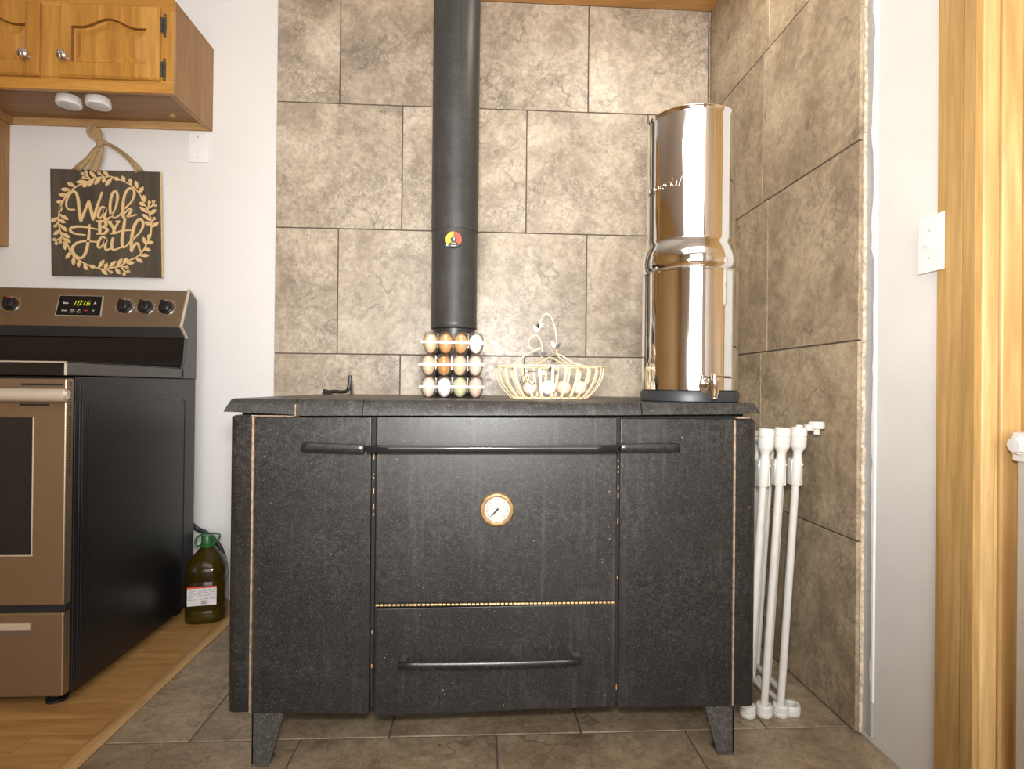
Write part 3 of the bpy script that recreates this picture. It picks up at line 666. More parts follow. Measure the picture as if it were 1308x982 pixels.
# backguard
lower = [(2.326, .889), (2.326, 1.043), (2.270, 1.043), (2.267, 1.025), (2.262, .965), (2.252, .942), (2.2365, .9278), (2.2365, .889)]
MB().prism(lower, 'x', RX0, RX1-.012).build('riser', M['glass_black'], rg)
upper = [(2.326, 1.044), (2.326, 1.192), (2.276, 1.223), (2.221, 1.078), (2.262, 1.044)]
MB().prism(upper, 'x', RX0, RX1-.011, .002).build('control_panel', M['range_steel'], rg)
o = MB().loft([[Vector((x, a, b)) for a, b in ((2.2195, 1.0765), (2.261, 1.0425), (2.263, 1.0445), (2.2225, 1.0785))] for x in (RX0, RX1-.011)]).build('panel_underside', M['range_steel_dark'], rg)
cap = [(2.330, .889), (2.330, 1.194), (2.276, 1.2245), (2.2195, 1.078), (2.261, 1.042), (2.257, 1.025), (2.250, .962), (2.238, .937), (2.222, .915), (2.216, .889)]
MB().prism(cap, 'x', RX1-.0105, RX1, .0012).build('end_panel', M['range_cap'], rg)
mb = MB(); E_ = [(2.330, 1.1945), (2.276, 1.2255), (2.2185, 1.0785), (2.2605, 1.0415)]
for a, b in zip(E_, E_[1:]): mb.tube([(RX1-.004, *a), (RX1-.004, *b)], .0055, 8)
mb.build('end_panel_edge', M['alu'], rg)
# panel frame: face coordinate (x, s) -> world
f0 = Vector((0, 2.221, 1.078)); fu = Vector((0, 2.276-2.221, 1.223-1.078)).normalized(); fn = Vector((0, -fu.z, fu.y))
def onface(px, py):
    d = ray(px, py); tt = (f0-EYE).dot(fn)/d.dot(fn); p_ = EYE+d*tt; return p_.x, (p_-f0).dot(fu)
FM = Matrix((Vector((1, 0, 0)), fu, fn)).transposed().to_4x4()
def face_m(x, s_, h=0): m_ = FM.copy(); m_.translation = Vector((x, 0, 0))+f0+fu*s_+fn*h; return m_
def face_poly(pts, h0, h1):
    b = bmesh.new(); r = [[b.verts.new((x, s_, h)) for x, s_ in pts] for h in (h0, h1)]; n = len(pts)
    for i in range(n): b.faces.new((r[0][i], r[0][(i+1) % n], r[1][(i+1) % n], r[1][i]))
    b.faces.new(r[0][::-1]); b.faces.new(r[1]); mb = MB(); mb.add(b, face_m(0, 0)); return mb
dq = [onface(*q) for q in ((77.5, 378), (131.5, 379), (128, 403.5), (72, 402.5))]
o = face_poly([(dq[0][0]-.004, dq[0][1]+.002), (dq[1][0]+.004, dq[1][1]+.002), (dq[2][0]+.004, dq[2][1]-.003), (dq[3][0]-.004, dq[3][1]-.003)], -.001, .0025).build('display_bezel', M['alu'], rg)
dsp = face_poly(dq, 0, .0035).build('display', M['glass_black'], rg)
def seg_digits(txt, px0, py, w_, h_):
    x, s_ = onface(px0, py); mb = MB(); SEG = {'1': 'bc', '0': 'abcdef', '6': 'acdefg', ':': ':'}
    T_ = .0017; cur = x
    def q(ax, as_, bx, bs):
        pts = [(ax, as_), (bx, bs)]; d = Vector((bx-ax, bs-as_)).normalized()*T_/2; p_ = Vector((-d.y, d.x))
        sh = lambda v: (v[0]+(v[1]-s_)*.25, v[1])
        mb.add(face_poly([sh((ax+p_.x, as_+p_.y)), sh((bx+p_.x, bs+p_.y)), sh((bx-p_.x, bs-p_.y)), sh((ax-p_.x, as_-p_.y))], .0036, .0042).bm)
    for ch in txt:
        if ch == ':':
            for z in (-.25, .25): q(cur-.001, s_+z*h_, cur+.001, s_+z*h_)
            cur += w_*.5; continue
        l, r_, t_, b_ = cur, cur+w_*.7, s_+h_/2, s_-h_/2
        if ch == '1': r_ = cur+w_*.22
        for c_ in SEG[ch]:
            q(*{'a': (l, t_, r_, t_), 'b': (r_, t_, r_, s_), 'c': (r_, s_, r_, b_), 'd': (l, b_, r_, b_), 'e': (l, s_, l, b_), 'f': (l, t_, l, s_), 'g': (l, s_, r_, s_)}[c_])
        cur += w_
    return mb
seg_digits('10:16', 96.2, 387.5, .0130, .0175).build('clock_digit', M['led'], dsp)
def face_text(txt, px, py, size, mat, par, name='printed_text'):
    x, s_ = onface(px, py); mb = MB(); mb.add(text_bm(txt, size, .0002), face_m(x, s_, .0037 if par is dsp else .0004)); return mb.build(name, M[mat], par, smooth=False)
face_text('Bake', 85, 387.5, .010, 'print_white', dsp); face_text('Broil', 83, 397, .010, 'print_white', dsp)
face_text('Timer', 93, 396.3, .0075, 'print_white', dsp); face_text('on/off', 92.6, 398.9, .0075, 'print_white', dsp)
face_text('Set', 101.5, 396.4, .0075, 'print_white', dsp); face_text('Clock', 101.3, 399, .0075, 'print_white', dsp)
face_text('Off', 110, 397.3, .010, 'red', dsp); face_text('^', 122, 389.0, .022, 'print_white', dsp); face_text('v', 120, 397, .013, 'print_white', dsp)
face_text('FRIGIDAIRE', 97.5, 408.7, .0125, 'ink', rg)
for i, (px, py) in enumerate(((14, 389), (159.5, 392), (186, 392.7), (212.5, 393.2))):
    x, s_ = onface(px, py); kb = MB(); kb.lathe([(.0001, .001), (.027, .001), (.026, .006), (.021, .008), (.019, .020), (.016, .022), (.0001, .022)], (0, 0, 0), 28)
    b_ = kb.bm; kn = MB(); bb_ = b_.copy(); kn.add(bb_, face_m(x, s_)); knob = kn.build('knob', M['black'], rg)
    b2 = MB().box(-.0055, .0055, -.022, .020, .018, .031, .003); kn = MB(); kn.add(b2.bm, face_m(x, s_) @ Matrix.Rotation(.35, 4, 'Z')); kn.build('knob_grip', M['black'], knob)
    b2 = MB().lathe([(.0275, .0002), (.031, .0002), (.031, .0025), (.0275, .0025)], (0, 0, 0), 32); kn = MB(); kn.add(b2.bm, face_m(x, s_)); kn.build('knob_ring', M['chrome'], knob)
    b2 = MB().box(-.024, -.013, .024, .034, .0003, .001); kn = MB(); kn.add(b2.bm, face_m(x, s_)); kn.build('red_mark', M['red'], knob)
    b2 = MB()
    for a0_, a1_, c0_, c1_ in ((-.009, .009, -.0455, -.0443), (-.009, .009, -.0355, -.0343), (-.009, -.0078, -.0455, -.0343), (.0078, .009, -.0455, -.0343)): b2.box(a0_, a1_, c0_, c1_, .0003, .0008)
    dotx = (-.004, -.004, .004, .004)[i]; b2.box(dotx-.002, dotx+.002, -.042, -.038, .0003, .0008)
    kn = MB(); kn.add(b2.bm, face_m(x, s_)); kn.build('burner_mark', M['ink'], rg)
    b2 = MB()
    for an_ in range(-30, 230, 26):
        r_ = math.radians(an_); b2.box(.034*math.cos(r_)-.0012, .034*math.cos(r_)+.0012, .034*math.sin(r_)-.0012, .034*math.sin(r_)+.0012, .0003, .0007)
    kn = MB(); kn.add(b2.bm, face_m(x, s_)); kn.build('knob_scale', M['print_white'], rg)
# oven door, drawer
od = MB().box(RX0, RX1-.0015, 1.622, 1.652, .2755, .881, .005, 3).build('oven_door', M['range_steel'], rg)
a = aty(42, 533, 1.622); b = aty(42, 708.5, 1.622)
MB().box(RX0+.09, a.x, 1.6195, 1.630, b.z, a.z, .001).build('oven_window', M['oven_glass'], od)
MB().box(RX0+.087, a.x+.004, 1.6205, 1.625, b.z-.004, b.z, .001).build('window_trim', M['alu'], od)
MB().box(a.x, a.x+.003, 1.6205, 1.625, b.z, a.z, .001).build('window_trim', M['alu'], od)
hz = aty(50, 504.5, 1.575).z; hx = aty(84, 504, 1.575).x
mb = MB().tube([(RX0+.04, 1.578, hz), (RX0+.043, 1.575, hz), (hx-.005, 1.575, hz), (hx-.001, 1.575, hz), (hx, 1.576, hz)], [.012, .0175, .0175, .0165, .012], 24)
for x in (hx-.03, RX0+.07): mb.box(x-.012, x+.012, 1.578, 1.6225, hz-.012, hz+.012, .003)
mb.build('door_handle', M['alu'], od)
mb = MB()
for q0_, q1_ in (((27, 490.5), (80, 492)), ((25, 516.5), (62, 517.8))):
    a, b = aty(*q0_, 1.621), aty(*q1_, 1.621); mb.box(a.x, b.x, 1.6205, 1.624, b.z-.001, a.z+.002)
mb.build('vent_slot', M['gap'], od)
mb = MB(); 
for k in range(34): mb.box(RX1-.0022, RX1-.0008, 1.634, 1.640, .62+k*.0075, .6235+k*.0075)
mb.build('edge_vent', M['gap'], od)
dr = MB().box(RX0, RX1-.003, 1.624, 1.652, .032, .2555, .005, 3).build('storage_drawer', M['range_steel'], rg)
a, b = aty(-40, 797, 1.623), aty(39, 813.5, 1.623)
MB().box(a.x-.1, b.x, 1.6225, 1.630, b.z, a.z, .002).build('drawer_recess', M['range_steel_dark'], dr)
m_ = (a.z+b.z)/2; MB().box(a.x-.1, b.x, 1.6185, 1.6285, m_, a.z+.001, .002).build('drawer_pull', M['alu'], dr)
MB().box(RX0+.004, RX1-.003, 1.630, 1.657, .256, .2755).build('seam_shade', M['gap'], rg)  # dark strip for the shade between oven door and drawer
for x, y_ in ((RX1-.05, 1.672), (RX0+.05, 1.672), (RX1-.05, 2.28), (RX0+.05, 2.28)):
    MB().lathe([(.026, 0), (.026, .008), (.014, .012), (.014, .03), (.001, .03)], (x, y_, 0), 20).build('foot', M['black'], rg)
# cord behind the range
P_ = spline([(-1.20, 2.34, .405), tuple(aty(249, 673, 2.385)), tuple(aty(262, 680, 2.385)), tuple(aty(276, 692, 2.385)), tuple(aty(284, 706, 2.39)), tuple(aty(289, 730, 2.39)), (-1.02, 2.385, .05), (-1.05, 2.38, .0105)])
tag(MB().tube(P_, .0095, 10).build('power_cord', M['rubber']), 'dark grey power cord looping out from behind the kitchen range', 'cord')

# ---------------------------------------------------------------- oil bottle
o0 = atz(264, 788, 0); bx_, by_ = o0.x+.004, 2.232
bt = thing('oil_bottle', (bx_, by_, 0), 'big square olive oil bottle with green cap on the wood floor behind the cookstove', 'bottle')
def sq(r, z, n=32, e=3.4, rot=.22):
    out = []
    for k in range(n):
        a = 2*math.pi*k/n; c_, s_ = math.cos(a), math.sin(a); q = (abs(c_)**e+abs(s_)**e)**(-1/e)
        x, y_ = r*q*c_, r*q*s_; out.append((bx_+x*math.cos(rot)-y_*math.sin(rot), by_+x*math.sin(rot)+y_*math.cos(rot), z))
    return out
S_ = [(.058, .0005), (.066, .006), (.068, .02), (.0675, .045), (.066, .048), (.066, .052), (.068, .055), (.068, .15), (.0665, .153), (.0665, .158), (.0685, .162), (.0685, .185), (.066, .198), (.055, .222), (.040, .245), (.026, .262), (.020, .268), (.0195, .278)]
MB().loft([sq(r, z, e=3.4 if r > .05 else 2.2) for r, z in S_]).build('bottle_body', M['oil'], bt, ang=60)
MB().lathe([(.024, .268), (.0245, .276), (.0215, .278), (.0205, .305), (.019, .308), (.0001, .308)], (bx_, by_, 0), 28).build('cap', M['cap_green'], bt)
cz = lambda a, z, k=1: (bx_+a, by_-.012*k, z)
MB().tube(spline([cz(-.022, .272), cz(-.036, .274), cz(-.036, .297), cz(-.018, .312), cz(.01, .318), cz(.046, .315), cz(.049, .303), cz(.034, .283), cz(.022, .274)]), .0034, 8).build('carry_handle', M['cap_green'], bt)
rot = .22; LM = Matrix.Translation((bx_, by_, 0)) @ Matrix.Rotation(rot, 4, 'Z')
def lab(x0, x1, z0, z1, mat, name, h, par): return MB().add(MB().box(x0, x1, -.0685-h, -.067, z0, z1).bm, LM).build(name, M[mat], par)
lb = lab(-.050, .046, .072, .140, 'paper', 'label', .0012, bt); lb['label'] = 'pale paper label with red band'
lab(-.050, .046, .134, .140, 'red', 'label_band', .0016, lb)
mb = MB()
for z in (.128, .123, .118, .112, .107, .100, .094):
    x = -.046
    while x < .04:
        l = random.uniform(.008, .03); mb.box(x, min(x+l, .042), -.0701, -.0685, z, z+.0013); x += l+random.uniform(.004, .01)
for k in range(9): mb.box(-.004+k*.0024, -.004+k*.0024+random.choice((.0009, .0015)), -.0702, -.0685, .076, .090)
MB().add(mb.bm, LM).build('label_print', M['ink'], lb, kind='stuff')

# ---------------------------------------------------------------- wall cabinets
CX0, CX1, CF, CZ0, CZ1 = -1.872, -1.090, 2.115, 1.890, 2.212
cb = thing('wall_cabinet', ((CX0+CX1)/2, 2.27, CZ0), 'short golden oak wall cabinet with two arched doors, above the kitchen range', 'cabinet')
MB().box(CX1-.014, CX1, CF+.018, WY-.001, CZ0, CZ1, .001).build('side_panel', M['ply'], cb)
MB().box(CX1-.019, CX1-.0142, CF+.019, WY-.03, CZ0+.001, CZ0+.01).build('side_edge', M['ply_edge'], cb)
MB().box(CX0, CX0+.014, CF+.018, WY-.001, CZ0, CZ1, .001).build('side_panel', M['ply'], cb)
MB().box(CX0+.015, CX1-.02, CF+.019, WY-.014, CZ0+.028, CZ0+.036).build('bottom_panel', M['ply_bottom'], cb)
MB().box(CX0+.015, CX1-.0145, WY-.013, WY-.001, CZ0, CZ0+.034, .001).build('back_rail', M['ply_edge'], cb)
MB().box(CX0, CX1, CF+.018, WY-.001, CZ1+.0002, CZ1+.012).build('top_panel', M['ply'], cb)
dx = [(-1.869, -1.533), (-1.466, -1.130)]; DZ0, DZ1 = 1.929, 2.186
MB().box(CX0, CX1, CF, CF+.018, CZ0, 1.935, .0015).build('bottom_rail', M['oak'], cb)
MB().box(CX0, CX1, CF, CF+.018, 2.18, CZ1+.012, .0015).build('top_rail', M['oak'], cb)
MB().box(-1.145, CX1, CF, CF+.018, 1.9352, 2.1798, .0008).build('stile', M['oak_v'], cb)
MB().box(-1.545, -1.455, CF, CF+.018, 1.9352, 2.1798, .0008).build('stile', M['oak_v'], cb)
def cab_door(x0, x1):
    yf = CF-.019; mb = MB(); W = x1-x0; Hh = DZ1-DZ0
    def loop(inx, inb, base, rise, yv, N=24):
        """rectangle whose upper side arches: bottom, right, top, left"""
        xa, xb, za = x0+inx, x1-inx, DZ0+inb; out = []
        zt_ = DZ1-base
        for k in range(N): out.append(Vector((xa+(xb-xa)*k/N, yv, za)))
        for k in range(8): out.append(Vector((xb, yv, za+(zt_-za)*k/8)))
        for k in range(N):
            u = k/N; a = (1-math.cos(2*math.pi*min(max((u-.12)/.76, 0), 1)))/2; out.append(Vector((xb-(xb-xa)*u, yv, zt_+rise*a)))
        for k in range(8): out.append(Vector((xa, yv, zt_-(zt_-za)*k/8)))
        return out
    z_ = 0
    loops = [loop(0, 0, 0, 0, CF-.0003), loop(0, 0, 0, 0, yf+.007), loop(.006, .006, .006, 0, yf), loop(.043, .051, .082, .030, yf), loop(.0475, .0555, .0865, .030, yf+.008), loop(.051, .059, .092, .030, yf+.0125), loop(.070, .075, .116, .029, yf+.0042), loop(.0735, .0785, .1195, .029, yf+.0028)]
    mb.loft(loops); o = mb.build('door', M['oak_v'], cb, ang=14); o.data.materials.append(M['glaze'])
    for p_ in o.data.polygons:
        if {i//64 for i in p_.vertices} in ({3, 4},): p_.material_index = 1
    return o
for i, (a, b) in enumerate(dx):
    d = cab_door(a, b); kx = (a+.030) if i else (b-.030)
    kz = 1.988; mb = MB()
    mb.lathe([(.0001, 0), (.0075, 0), (.0075, .002), (.0050, .005), (.0048, .016), (.008, .021), (.0150, .024), (.0170, .028), (.0155, .033), (.009, .037), (.0001, .038)], (kx, CF-.0185, kz), 16, 'y')
    for k in range(8):
        an_ = k*math.pi/4; mb.tube([(kx+.0172*math.cos(an_), CF-.0465, kz+.0172*math.sin(an_)), (kx+.0155*math.cos(an_), CF-.0520, kz+.0155*math.sin(an_)), (kx+.005*math.cos(an_), CF-.0565, kz+.005*math.sin(an_))], .0015, 5)
    mb.build('knob', M['chrome'], d)['label'] = 'ribbed silver knob'
    if i:
        for hz_ in (1.972, 2.127):
            hb = MB().box(b+.004, b+.0165, CF-.003, CF-.0003, hz_-.030, hz_+.030, .001)
            hb.tube([(b+.002, CF-.006, hz_-.025), (b+.002, CF-.006, hz_+.025)], .0042, 10)
            for e in (-.036, .036): hb.lathe([(.0001, 0), (.004, .001), (.0048, .004), (.003, .007), (.0001, .008)], (b+.012, CF-.003, hz_+e-.004), 10)
            hb.build('hinge', M['brass_dark'] if 'brass_dark' in M else M['darkgreen'], d)['label'] = 'dark antique hinge'
for i, (px, py) in enumerate(((88, 133), (125.5, 134))):
    q = atz(px, py, CZ0-.002); pk = thing('puck_light', (q.x, q.y, CZ0+.028), 'white round puck light under the wall cabinet, %s of the pair' % ('left' if i == 0 else 'right'), 'light', 'puck lights under the cabinet')
    MB().lathe([(.0001, CZ0+.0278), (.030, CZ0+.0278), (.038, CZ0+.022), (.041, CZ0+.012), (.041, CZ0-.004), (.038, CZ0-.008), (.0001, CZ0-.008)], (q.x, q.y, 0), 36).build('housing', M['white_plastic'], pk)
    MB().lathe([(.0001, CZ0-.0115), (.022, CZ0-.011), (.030, CZ0-.0082), (.0001, CZ0-.0081)], (q.x, q.y, 0), 32).build('lens', M['lens'], pk)
q = atz(220, 148, CZ0+.026); MB().lathe([(.0001, CZ0+.0225), (.011, CZ0+.0225), (.012, CZ0+.0278), (.0001, CZ0+.0279)], (q.x, q.y, 0), 20).build('wood_plug', M['ply_edge'], cb)
cb2 = thing('tall_wall_cabinet', (-2.1, 2.27, 1.403), 'taller oak wall cabinet at the left edge, its side showing', 'cabinet')
MB().box(-2.34, CX0-.0015, CF+.018, WY-.001, 1.403, CZ1+.012, .002).build('case', M['ply'], cb2)
MB().box(-2.34, CX0-.0015, CF, CF+.0175, 1.403, CZ1+.012, .0015).build('face_frame', M['oak_v'], cb2)

# ---------------------------------------------------------------- wooden sign
SY0, SY1 = 2.398, 2.408
c4 = [aty(*p_, SY0) for p_ in ((64, 215.4), (204.6, 219.5), (206.6, 354.3), (65.8, 351.8))]
def s_at(px, py): p_ = aty(px, py, SY0); return (p_.x, p_.z)
sg = thing('wall_sign', ((c4[0].x+c4[1].x)/2, SY1, c4[3].z), 'square dark wooden sign with WALK BY FAITH cut-out lettering, hanging above the range', 'sign')
MB().prism([(p_.x, p_.z) for p_ in c4], 'y', SY0, SY1).build('board', M['sign_dark'], sg)
ex = MB(); a, b = c4[1], c4[2]; ex.prism([(a.x, a.z), (a.x+.0012, a.z), (b.x+.0012, b.z), (b.x, b.z)], 'y', SY0+.0005, SY1); ex.build('board_edge', M['sign_light'], sg)
kk = [0]
def ribbon(mb, pts, h=.0032, k=5):
    """pts: (px, py, width px) in the photograph; flat raised stroke"""
    kk[0] += 1; lift = h+(kk[0] % 7)*.00012
    P_ = spline(pts, k) if len(pts) > 2 else pts; sc = SY0/FPX; L = []
    Q = [(*s_at(a, b), w_*sc/2) for a, b, w_ in P_]
    def row(c, tx, tz, w_): return [Vector((c[0]+s_*-tz*w_, yv, c[1]+s_*tx*w_)) for s_, yv in ((-1, SY0+.0005), (1, SY0+.0005), (1, SY0-lift), (-1, SY0-lift))]
    n = len(Q)
    for i, (x, z, w_) in enumerate(Q):
        a, b = Q[max(i-1, 0)], Q[min(i+1, n-1)]; tx, tz = b[0]-a[0], b[1]-a[1]; l = math.hypot(tx, tz) or 1; tx, tz = tx/l, tz/l
        if i == 0: L.append(row((x-tx*w_*.7, z-tz*w_*.7), tx, tz, w_*.5))
        L.append(row((x, z), tx, tz, w_))
        if i == n-1: L.append(row((x+tx*w_*.7, z+tz*w_*.7), tx, tz, w_*.5))
    mb.loft(L)
Z = lambda L: [(80+a/8.925, 235+b/8.925, w_/8.925) for a, b, w_ in L]
T1, T2, T3 = 17, 26, 32
walk = MB()
for L in ([(140, 293, T1), (75, 290, T1), (46, 250, T1), (52, 180, T1+3), (90, 108, T2), (130, 85, T2), (163, 115, T2), (185, 200, T3), (195, 320, T3), (211, 415, T3)],
          [(211, 420, T3), (255, 315, T2), (300, 205, T2)], [(305, 200, T2), (330, 310, T3), (352, 405, T3)], [(352, 408, T2), (398, 260, T2), (455, 95, T1)],
          [(500, 282, T1), (458, 262, T1+3), (420, 310, T2), (410, 372, T2), (435, 392, T1), (470, 340, T1), (497, 285, T2), (483, 370, T2), (500, 408, T2), (548, 380, T1)],
          [(548, 378, T1), (605, 280, T1), (632, 150, T2), (610, 86, T2), (572, 115, T2), (548, 220, T2), (550, 330, T2), (590, 388, T1), (640, 368, T1), (682, 328, T1)],
          [(700, 388, T3), (690, 290, T3), (705, 150, T2), (745, 65, T2), (797, 52, T1), (822, 110, T2), (790, 200, T1), (715, 280, T1)],
          [(715, 335, T1), (750, 292, T1), (785, 290, T2), (772, 330, T2), (740, 372, T1), (780, 370, T1), (845, 351, T1-3)]): ribbon(walk, Z(L))
walk.build('word_walk', M['sign_light'], sg)
by = MB()
for L in ([(428, 425, T3), (428, 565, T3)], [(388, 425, T1), (445, 425, T1)], [(392, 570, T1), (450, 566, T1)], [(430, 422, T1), (480, 428, T2), (500, 460, T3), (475, 488, T2), (430, 490, T1)], [(430, 490, T1), (485, 497, T2), (512, 530, T3), (480, 568, T2), (430, 568, T1)],
          [(532, 432, T3), (592, 510, T3)], [(645, 430, T1+3), (595, 510, T2)], [(592, 505, T3), (588, 565, T3)], [(515, 428, T1), (560, 430, T1)], [(612, 428, T1), (656, 426, T1)], [(556, 568, T1), (625, 562, T1)]): ribbon(by, Z(L))
by.build('word_by', M['sign_light'], sg)
fa = MB()
for L in ([(262, 582, T1-3), (160, 572, T1+3), (98, 542, T2), (100, 505, T2), (170, 488, T2), (280, 495, T1+3), (405, 520, T1-3)], [(311, 465, T1), (302, 600, T2), (280, 740, T3), (240, 828, T2), (190, 843, T2), (130, 795, T3), (115, 735, T3), (155, 680, T2), (230, 655, T1+4), (300, 655, T1), (410, 662, T1)],
          [(500, 625, T1), (458, 602, T1), (418, 650, T2), (408, 708, T2), (430, 730, T1), (475, 680, T1), (502, 630, T2), (488, 710, T2), (505, 755, T2), (548, 738, T1)], [(578, 620, T2), (563, 690, T2), (575, 745, T2), (620, 745, T1), (690, 712, T1)],
          [(715, 398, T2), (697, 520, T3), (682, 640, T3), (690, 718, T2), (730, 708, T1), (788, 645, T1)], [(600, 562, T1), (680, 536, T1), (782, 528, T1)],
          [(790, 765, T3), (790, 640, T3), (815, 500, T3), (860, 418, T2), (908, 412, T2), (922, 480, T2), (880, 560, T1), (800, 640, T1)], [(797, 755, T1), (830, 692, T2), (865, 682, T2), (880, 740, T1), (898, 775, T1)]): ribbon(fa, Z(L))
fa.build('word_faith', M['sign_light'], sg)
A = lambda L: [(60+a/12.275, 210+b/12.275) for a, b in L]; B = lambda L: [(132+a/12.275, 210+b/12.275) for a, b in L]
D_ = lambda L: [(60+a/12.275, 280+b/12.275) for a, b in L]; E_ = lambda L: [(132+a/12.275, 280+b/12.275) for a, b in L]
wr = MB()
for L in (A([(400, 395), (500, 330), (570, 310), (640, 280), (740, 225), (850, 205), (980, 195)]) + B([(85, 185), (200, 215), (340, 275), (440, 330), (520, 400), (590, 490), (625, 590), (690, 690), (730, 790), (755, 900)]) + E_([(760, 60), (755, 150), (745, 250), (700, 350), (650, 460), (580, 550), (500, 610), (390, 655), (280, 730), (150, 760), (40, 785)]) + D_([(850, 780), (760, 755), (620, 705), (520, 650), (430, 590), (370, 500), (320, 380), (235, 250), (205, 150), (185, 20)]) + A([(190, 830), (200, 740), (230, 640), (290, 520), (365, 410)]),
          A([(560, 150), (640, 195)]), A([(690, 235), (655, 200), (615, 118)]), A([(578, 210), (690, 235)]), A([(822, 138), (890, 190)]), B([(710, 690), (725, 595)]), B([(710, 690), (770, 650), (790, 580)]), B([(770, 650), (815, 640)]), B([(755, 920), (800, 850)]),
          D_([(135, 110), (180, 50)]), D_([(122, 320), (150, 335), (235, 285)]), D_([(150, 380), (150, 335)]), D_([(215, 360), (235, 285)]), E_([(375, 755), (280, 740)]), E_([(395, 820), (340, 815), (285, 750)]), E_([(330, 860), (340, 815)]), E_([(125, 830), (55, 785)])):
    ribbon(wr, [(a, b, 1.5) for a, b in L])
wr.build('wreath_stem', M['sign_light'], sg)
leaves = [A(x) for x in ([(450, 350), (325, 290)], [(365, 395), (230, 395)], [(325, 475), (195, 480)], [(260, 580), (160, 595)], [(225, 735), (215, 650)], [(200, 780), (340, 870)], [(185, 835), (65, 900)], [(195, 870), (295, 915)], [(770, 215), (680, 115)], [(745, 235), (650, 350)], [(850, 210), (755, 315)], [(915, 200), (885, 290)], [(975, 190), (890, 105)], [(630, 270), (465, 280)], [(640, 290), (575, 360)])]
leaves += [B(x) for x in ([(140, 215), (40, 335)], [(270, 245), (170, 215)], [(340, 265), (300, 185)], [(440, 315), (420, 225)], [(540, 375), (510, 260)], [(565, 455), (630, 355)], [(655, 590), (640, 485)], [(660, 650), (570, 600)], [(700, 760), (580, 670)], [(735, 785), (830, 710)], [(740, 885), (620, 780)], [(755, 950), (650, 905)], [(760, 985), (870, 910)])]
leaves += [D_(x) for x in ([(215, 85), (320, 190)], [(210, 175), (115, 245)], [(235, 210), (365, 295)], [(275, 300), (375, 365)], [(285, 330), (290, 480)], [(380, 510), (305, 620)], [(425, 590), (420, 720)], [(515, 640), (500, 755)], [(590, 700), (630, 795)], [(670, 725), (765, 760)], [(810, 770), (900, 640)], [(910, 780), (950, 690)], [(860, 785), (950, 870)])]
leaves += [E_(x) for x in ([(100, 760), (195, 655)], [(215, 740), (300, 620)], [(320, 690), (380, 610)], [(370, 690), (490, 685)], [(200, 770), (265, 860)], [(510, 610), (620, 675)], [(580, 570), (720, 570)], [(640, 470), (745, 485)], [(690, 370), (790, 365)], [(665, 390), (635, 285)], [(710, 320), (735, 235)])]
for (a, b) in leaves:
    mb = MB(); ribbon(mb, [(a[0]+(b[0]-a[0])*u, a[1]+(b[1]-a[1])*u, w_) for u, w_ in ((0, 1.2), (.3, 3.4), (.55, 4.6), (.8, 3.4), (1, .8))], k=2)
    mb.build('leaf', M['sign_light'], sg)
for f_, L in ((A, [(560, 150), (615, 118), (578, 210), (822, 138)]), (B, [(725, 595), (790, 580), (815, 640), (800, 850)]), (D_, [(135, 110), (122, 320), (150, 380), (215, 360)]), (E_, [(375, 755), (395, 820), (330, 860), (125, 830)])):
    for (a, b) in f_(L):
        x, z = s_at(a, b); r_ = 1.6*SY0/FPX; kk[0] += 1
        MB().tube([(x+r_*math.cos(k*math.pi/6), SY0-.0015, z+r_*math.sin(k*math.pi/6)) for k in range(12)], .0017, 6, closed=True).build('berry', M['sign_light'], sg)
# burlap ribbon
def cloth(pts, name, parent, yv=None):
    """pts: (px, py, width px, y offset); a folded strip with thickness"""
    P_ = spline(pts, 5); mb = MB(); L = []
    for i, (a, b, w_, dy) in enumerate(P_):
        c_ = aty(a, b, SY0-dy); p0 = P_[max(i-1, 0)]; p1 = P_[min(i+1, len(P_)-1)]; tx, tz = p1[0]-p0[0], -(p1[1]-p0[1]); l = math.hypot(tx, tz) or 1
        n_ = Vector((-tz/l, 0, tx/l)); h_ = w_*SY0/FPX/2; row = []
        for q in range(7):
            u = q/3-1; row.append(c_+n_*h_*u+Vector((0, -.003*math.cos(u*4.5), 0)))
        for q in range(6, -1, -1):
            u = q/3-1; row.append(c_+n_*h_*u+Vector((0, -.003*math.cos(u*4.5)+.0018, 0)))
        L.append(row)
    return mb.loft(L).build(name, M['burlap'], parent, ang=70)
rb_ = cloth([(131, 186, 6, .012), (122, 190, 6, .012), (112, 202, 6.5, .011), (101, 213, 9, .009), (96, 219, 10, -.0125)], 'ribbon_strand', sg)
cloth([(137, 183, 4, .012), (152, 192, 5, .012), (166, 204, 6, .011), (176, 216, 9, .009), (179, 221, 10, -.0125)], 'ribbon_strand', sg)
cloth([(130, 186, 5, .014), (126, 196, 10, .014), (121, 208, 13, .013), (117, 218, 12, .012)], 'ribbon_tail', sg)
cloth([(128, 181, 7, .012), (124, 173, 14, .015), (119, 166, 18, .016), (122, 161.5, 14, .014)], 'ribbon_bow', sg)
q = aty(131, 184, SY0-.016); mb = MB(); mb.tube(spline([(q.x-.014, q.y, q.z-.010), (q.x-.004, q.y-.006, q.z+.002), (q.x+.008, q.y-.004, q.z+.006), (q.x+.020, q.y+.004, q.z+.001)]), [.009, .010, .011, .0115, .012, .012, .012, .012, .0115, .011, .011, .010, .010, .010, .009, .009, .008, .007, .006][:19], 10, flat=.8); mb.build('ribbon_knot', M['burlap'], sg)

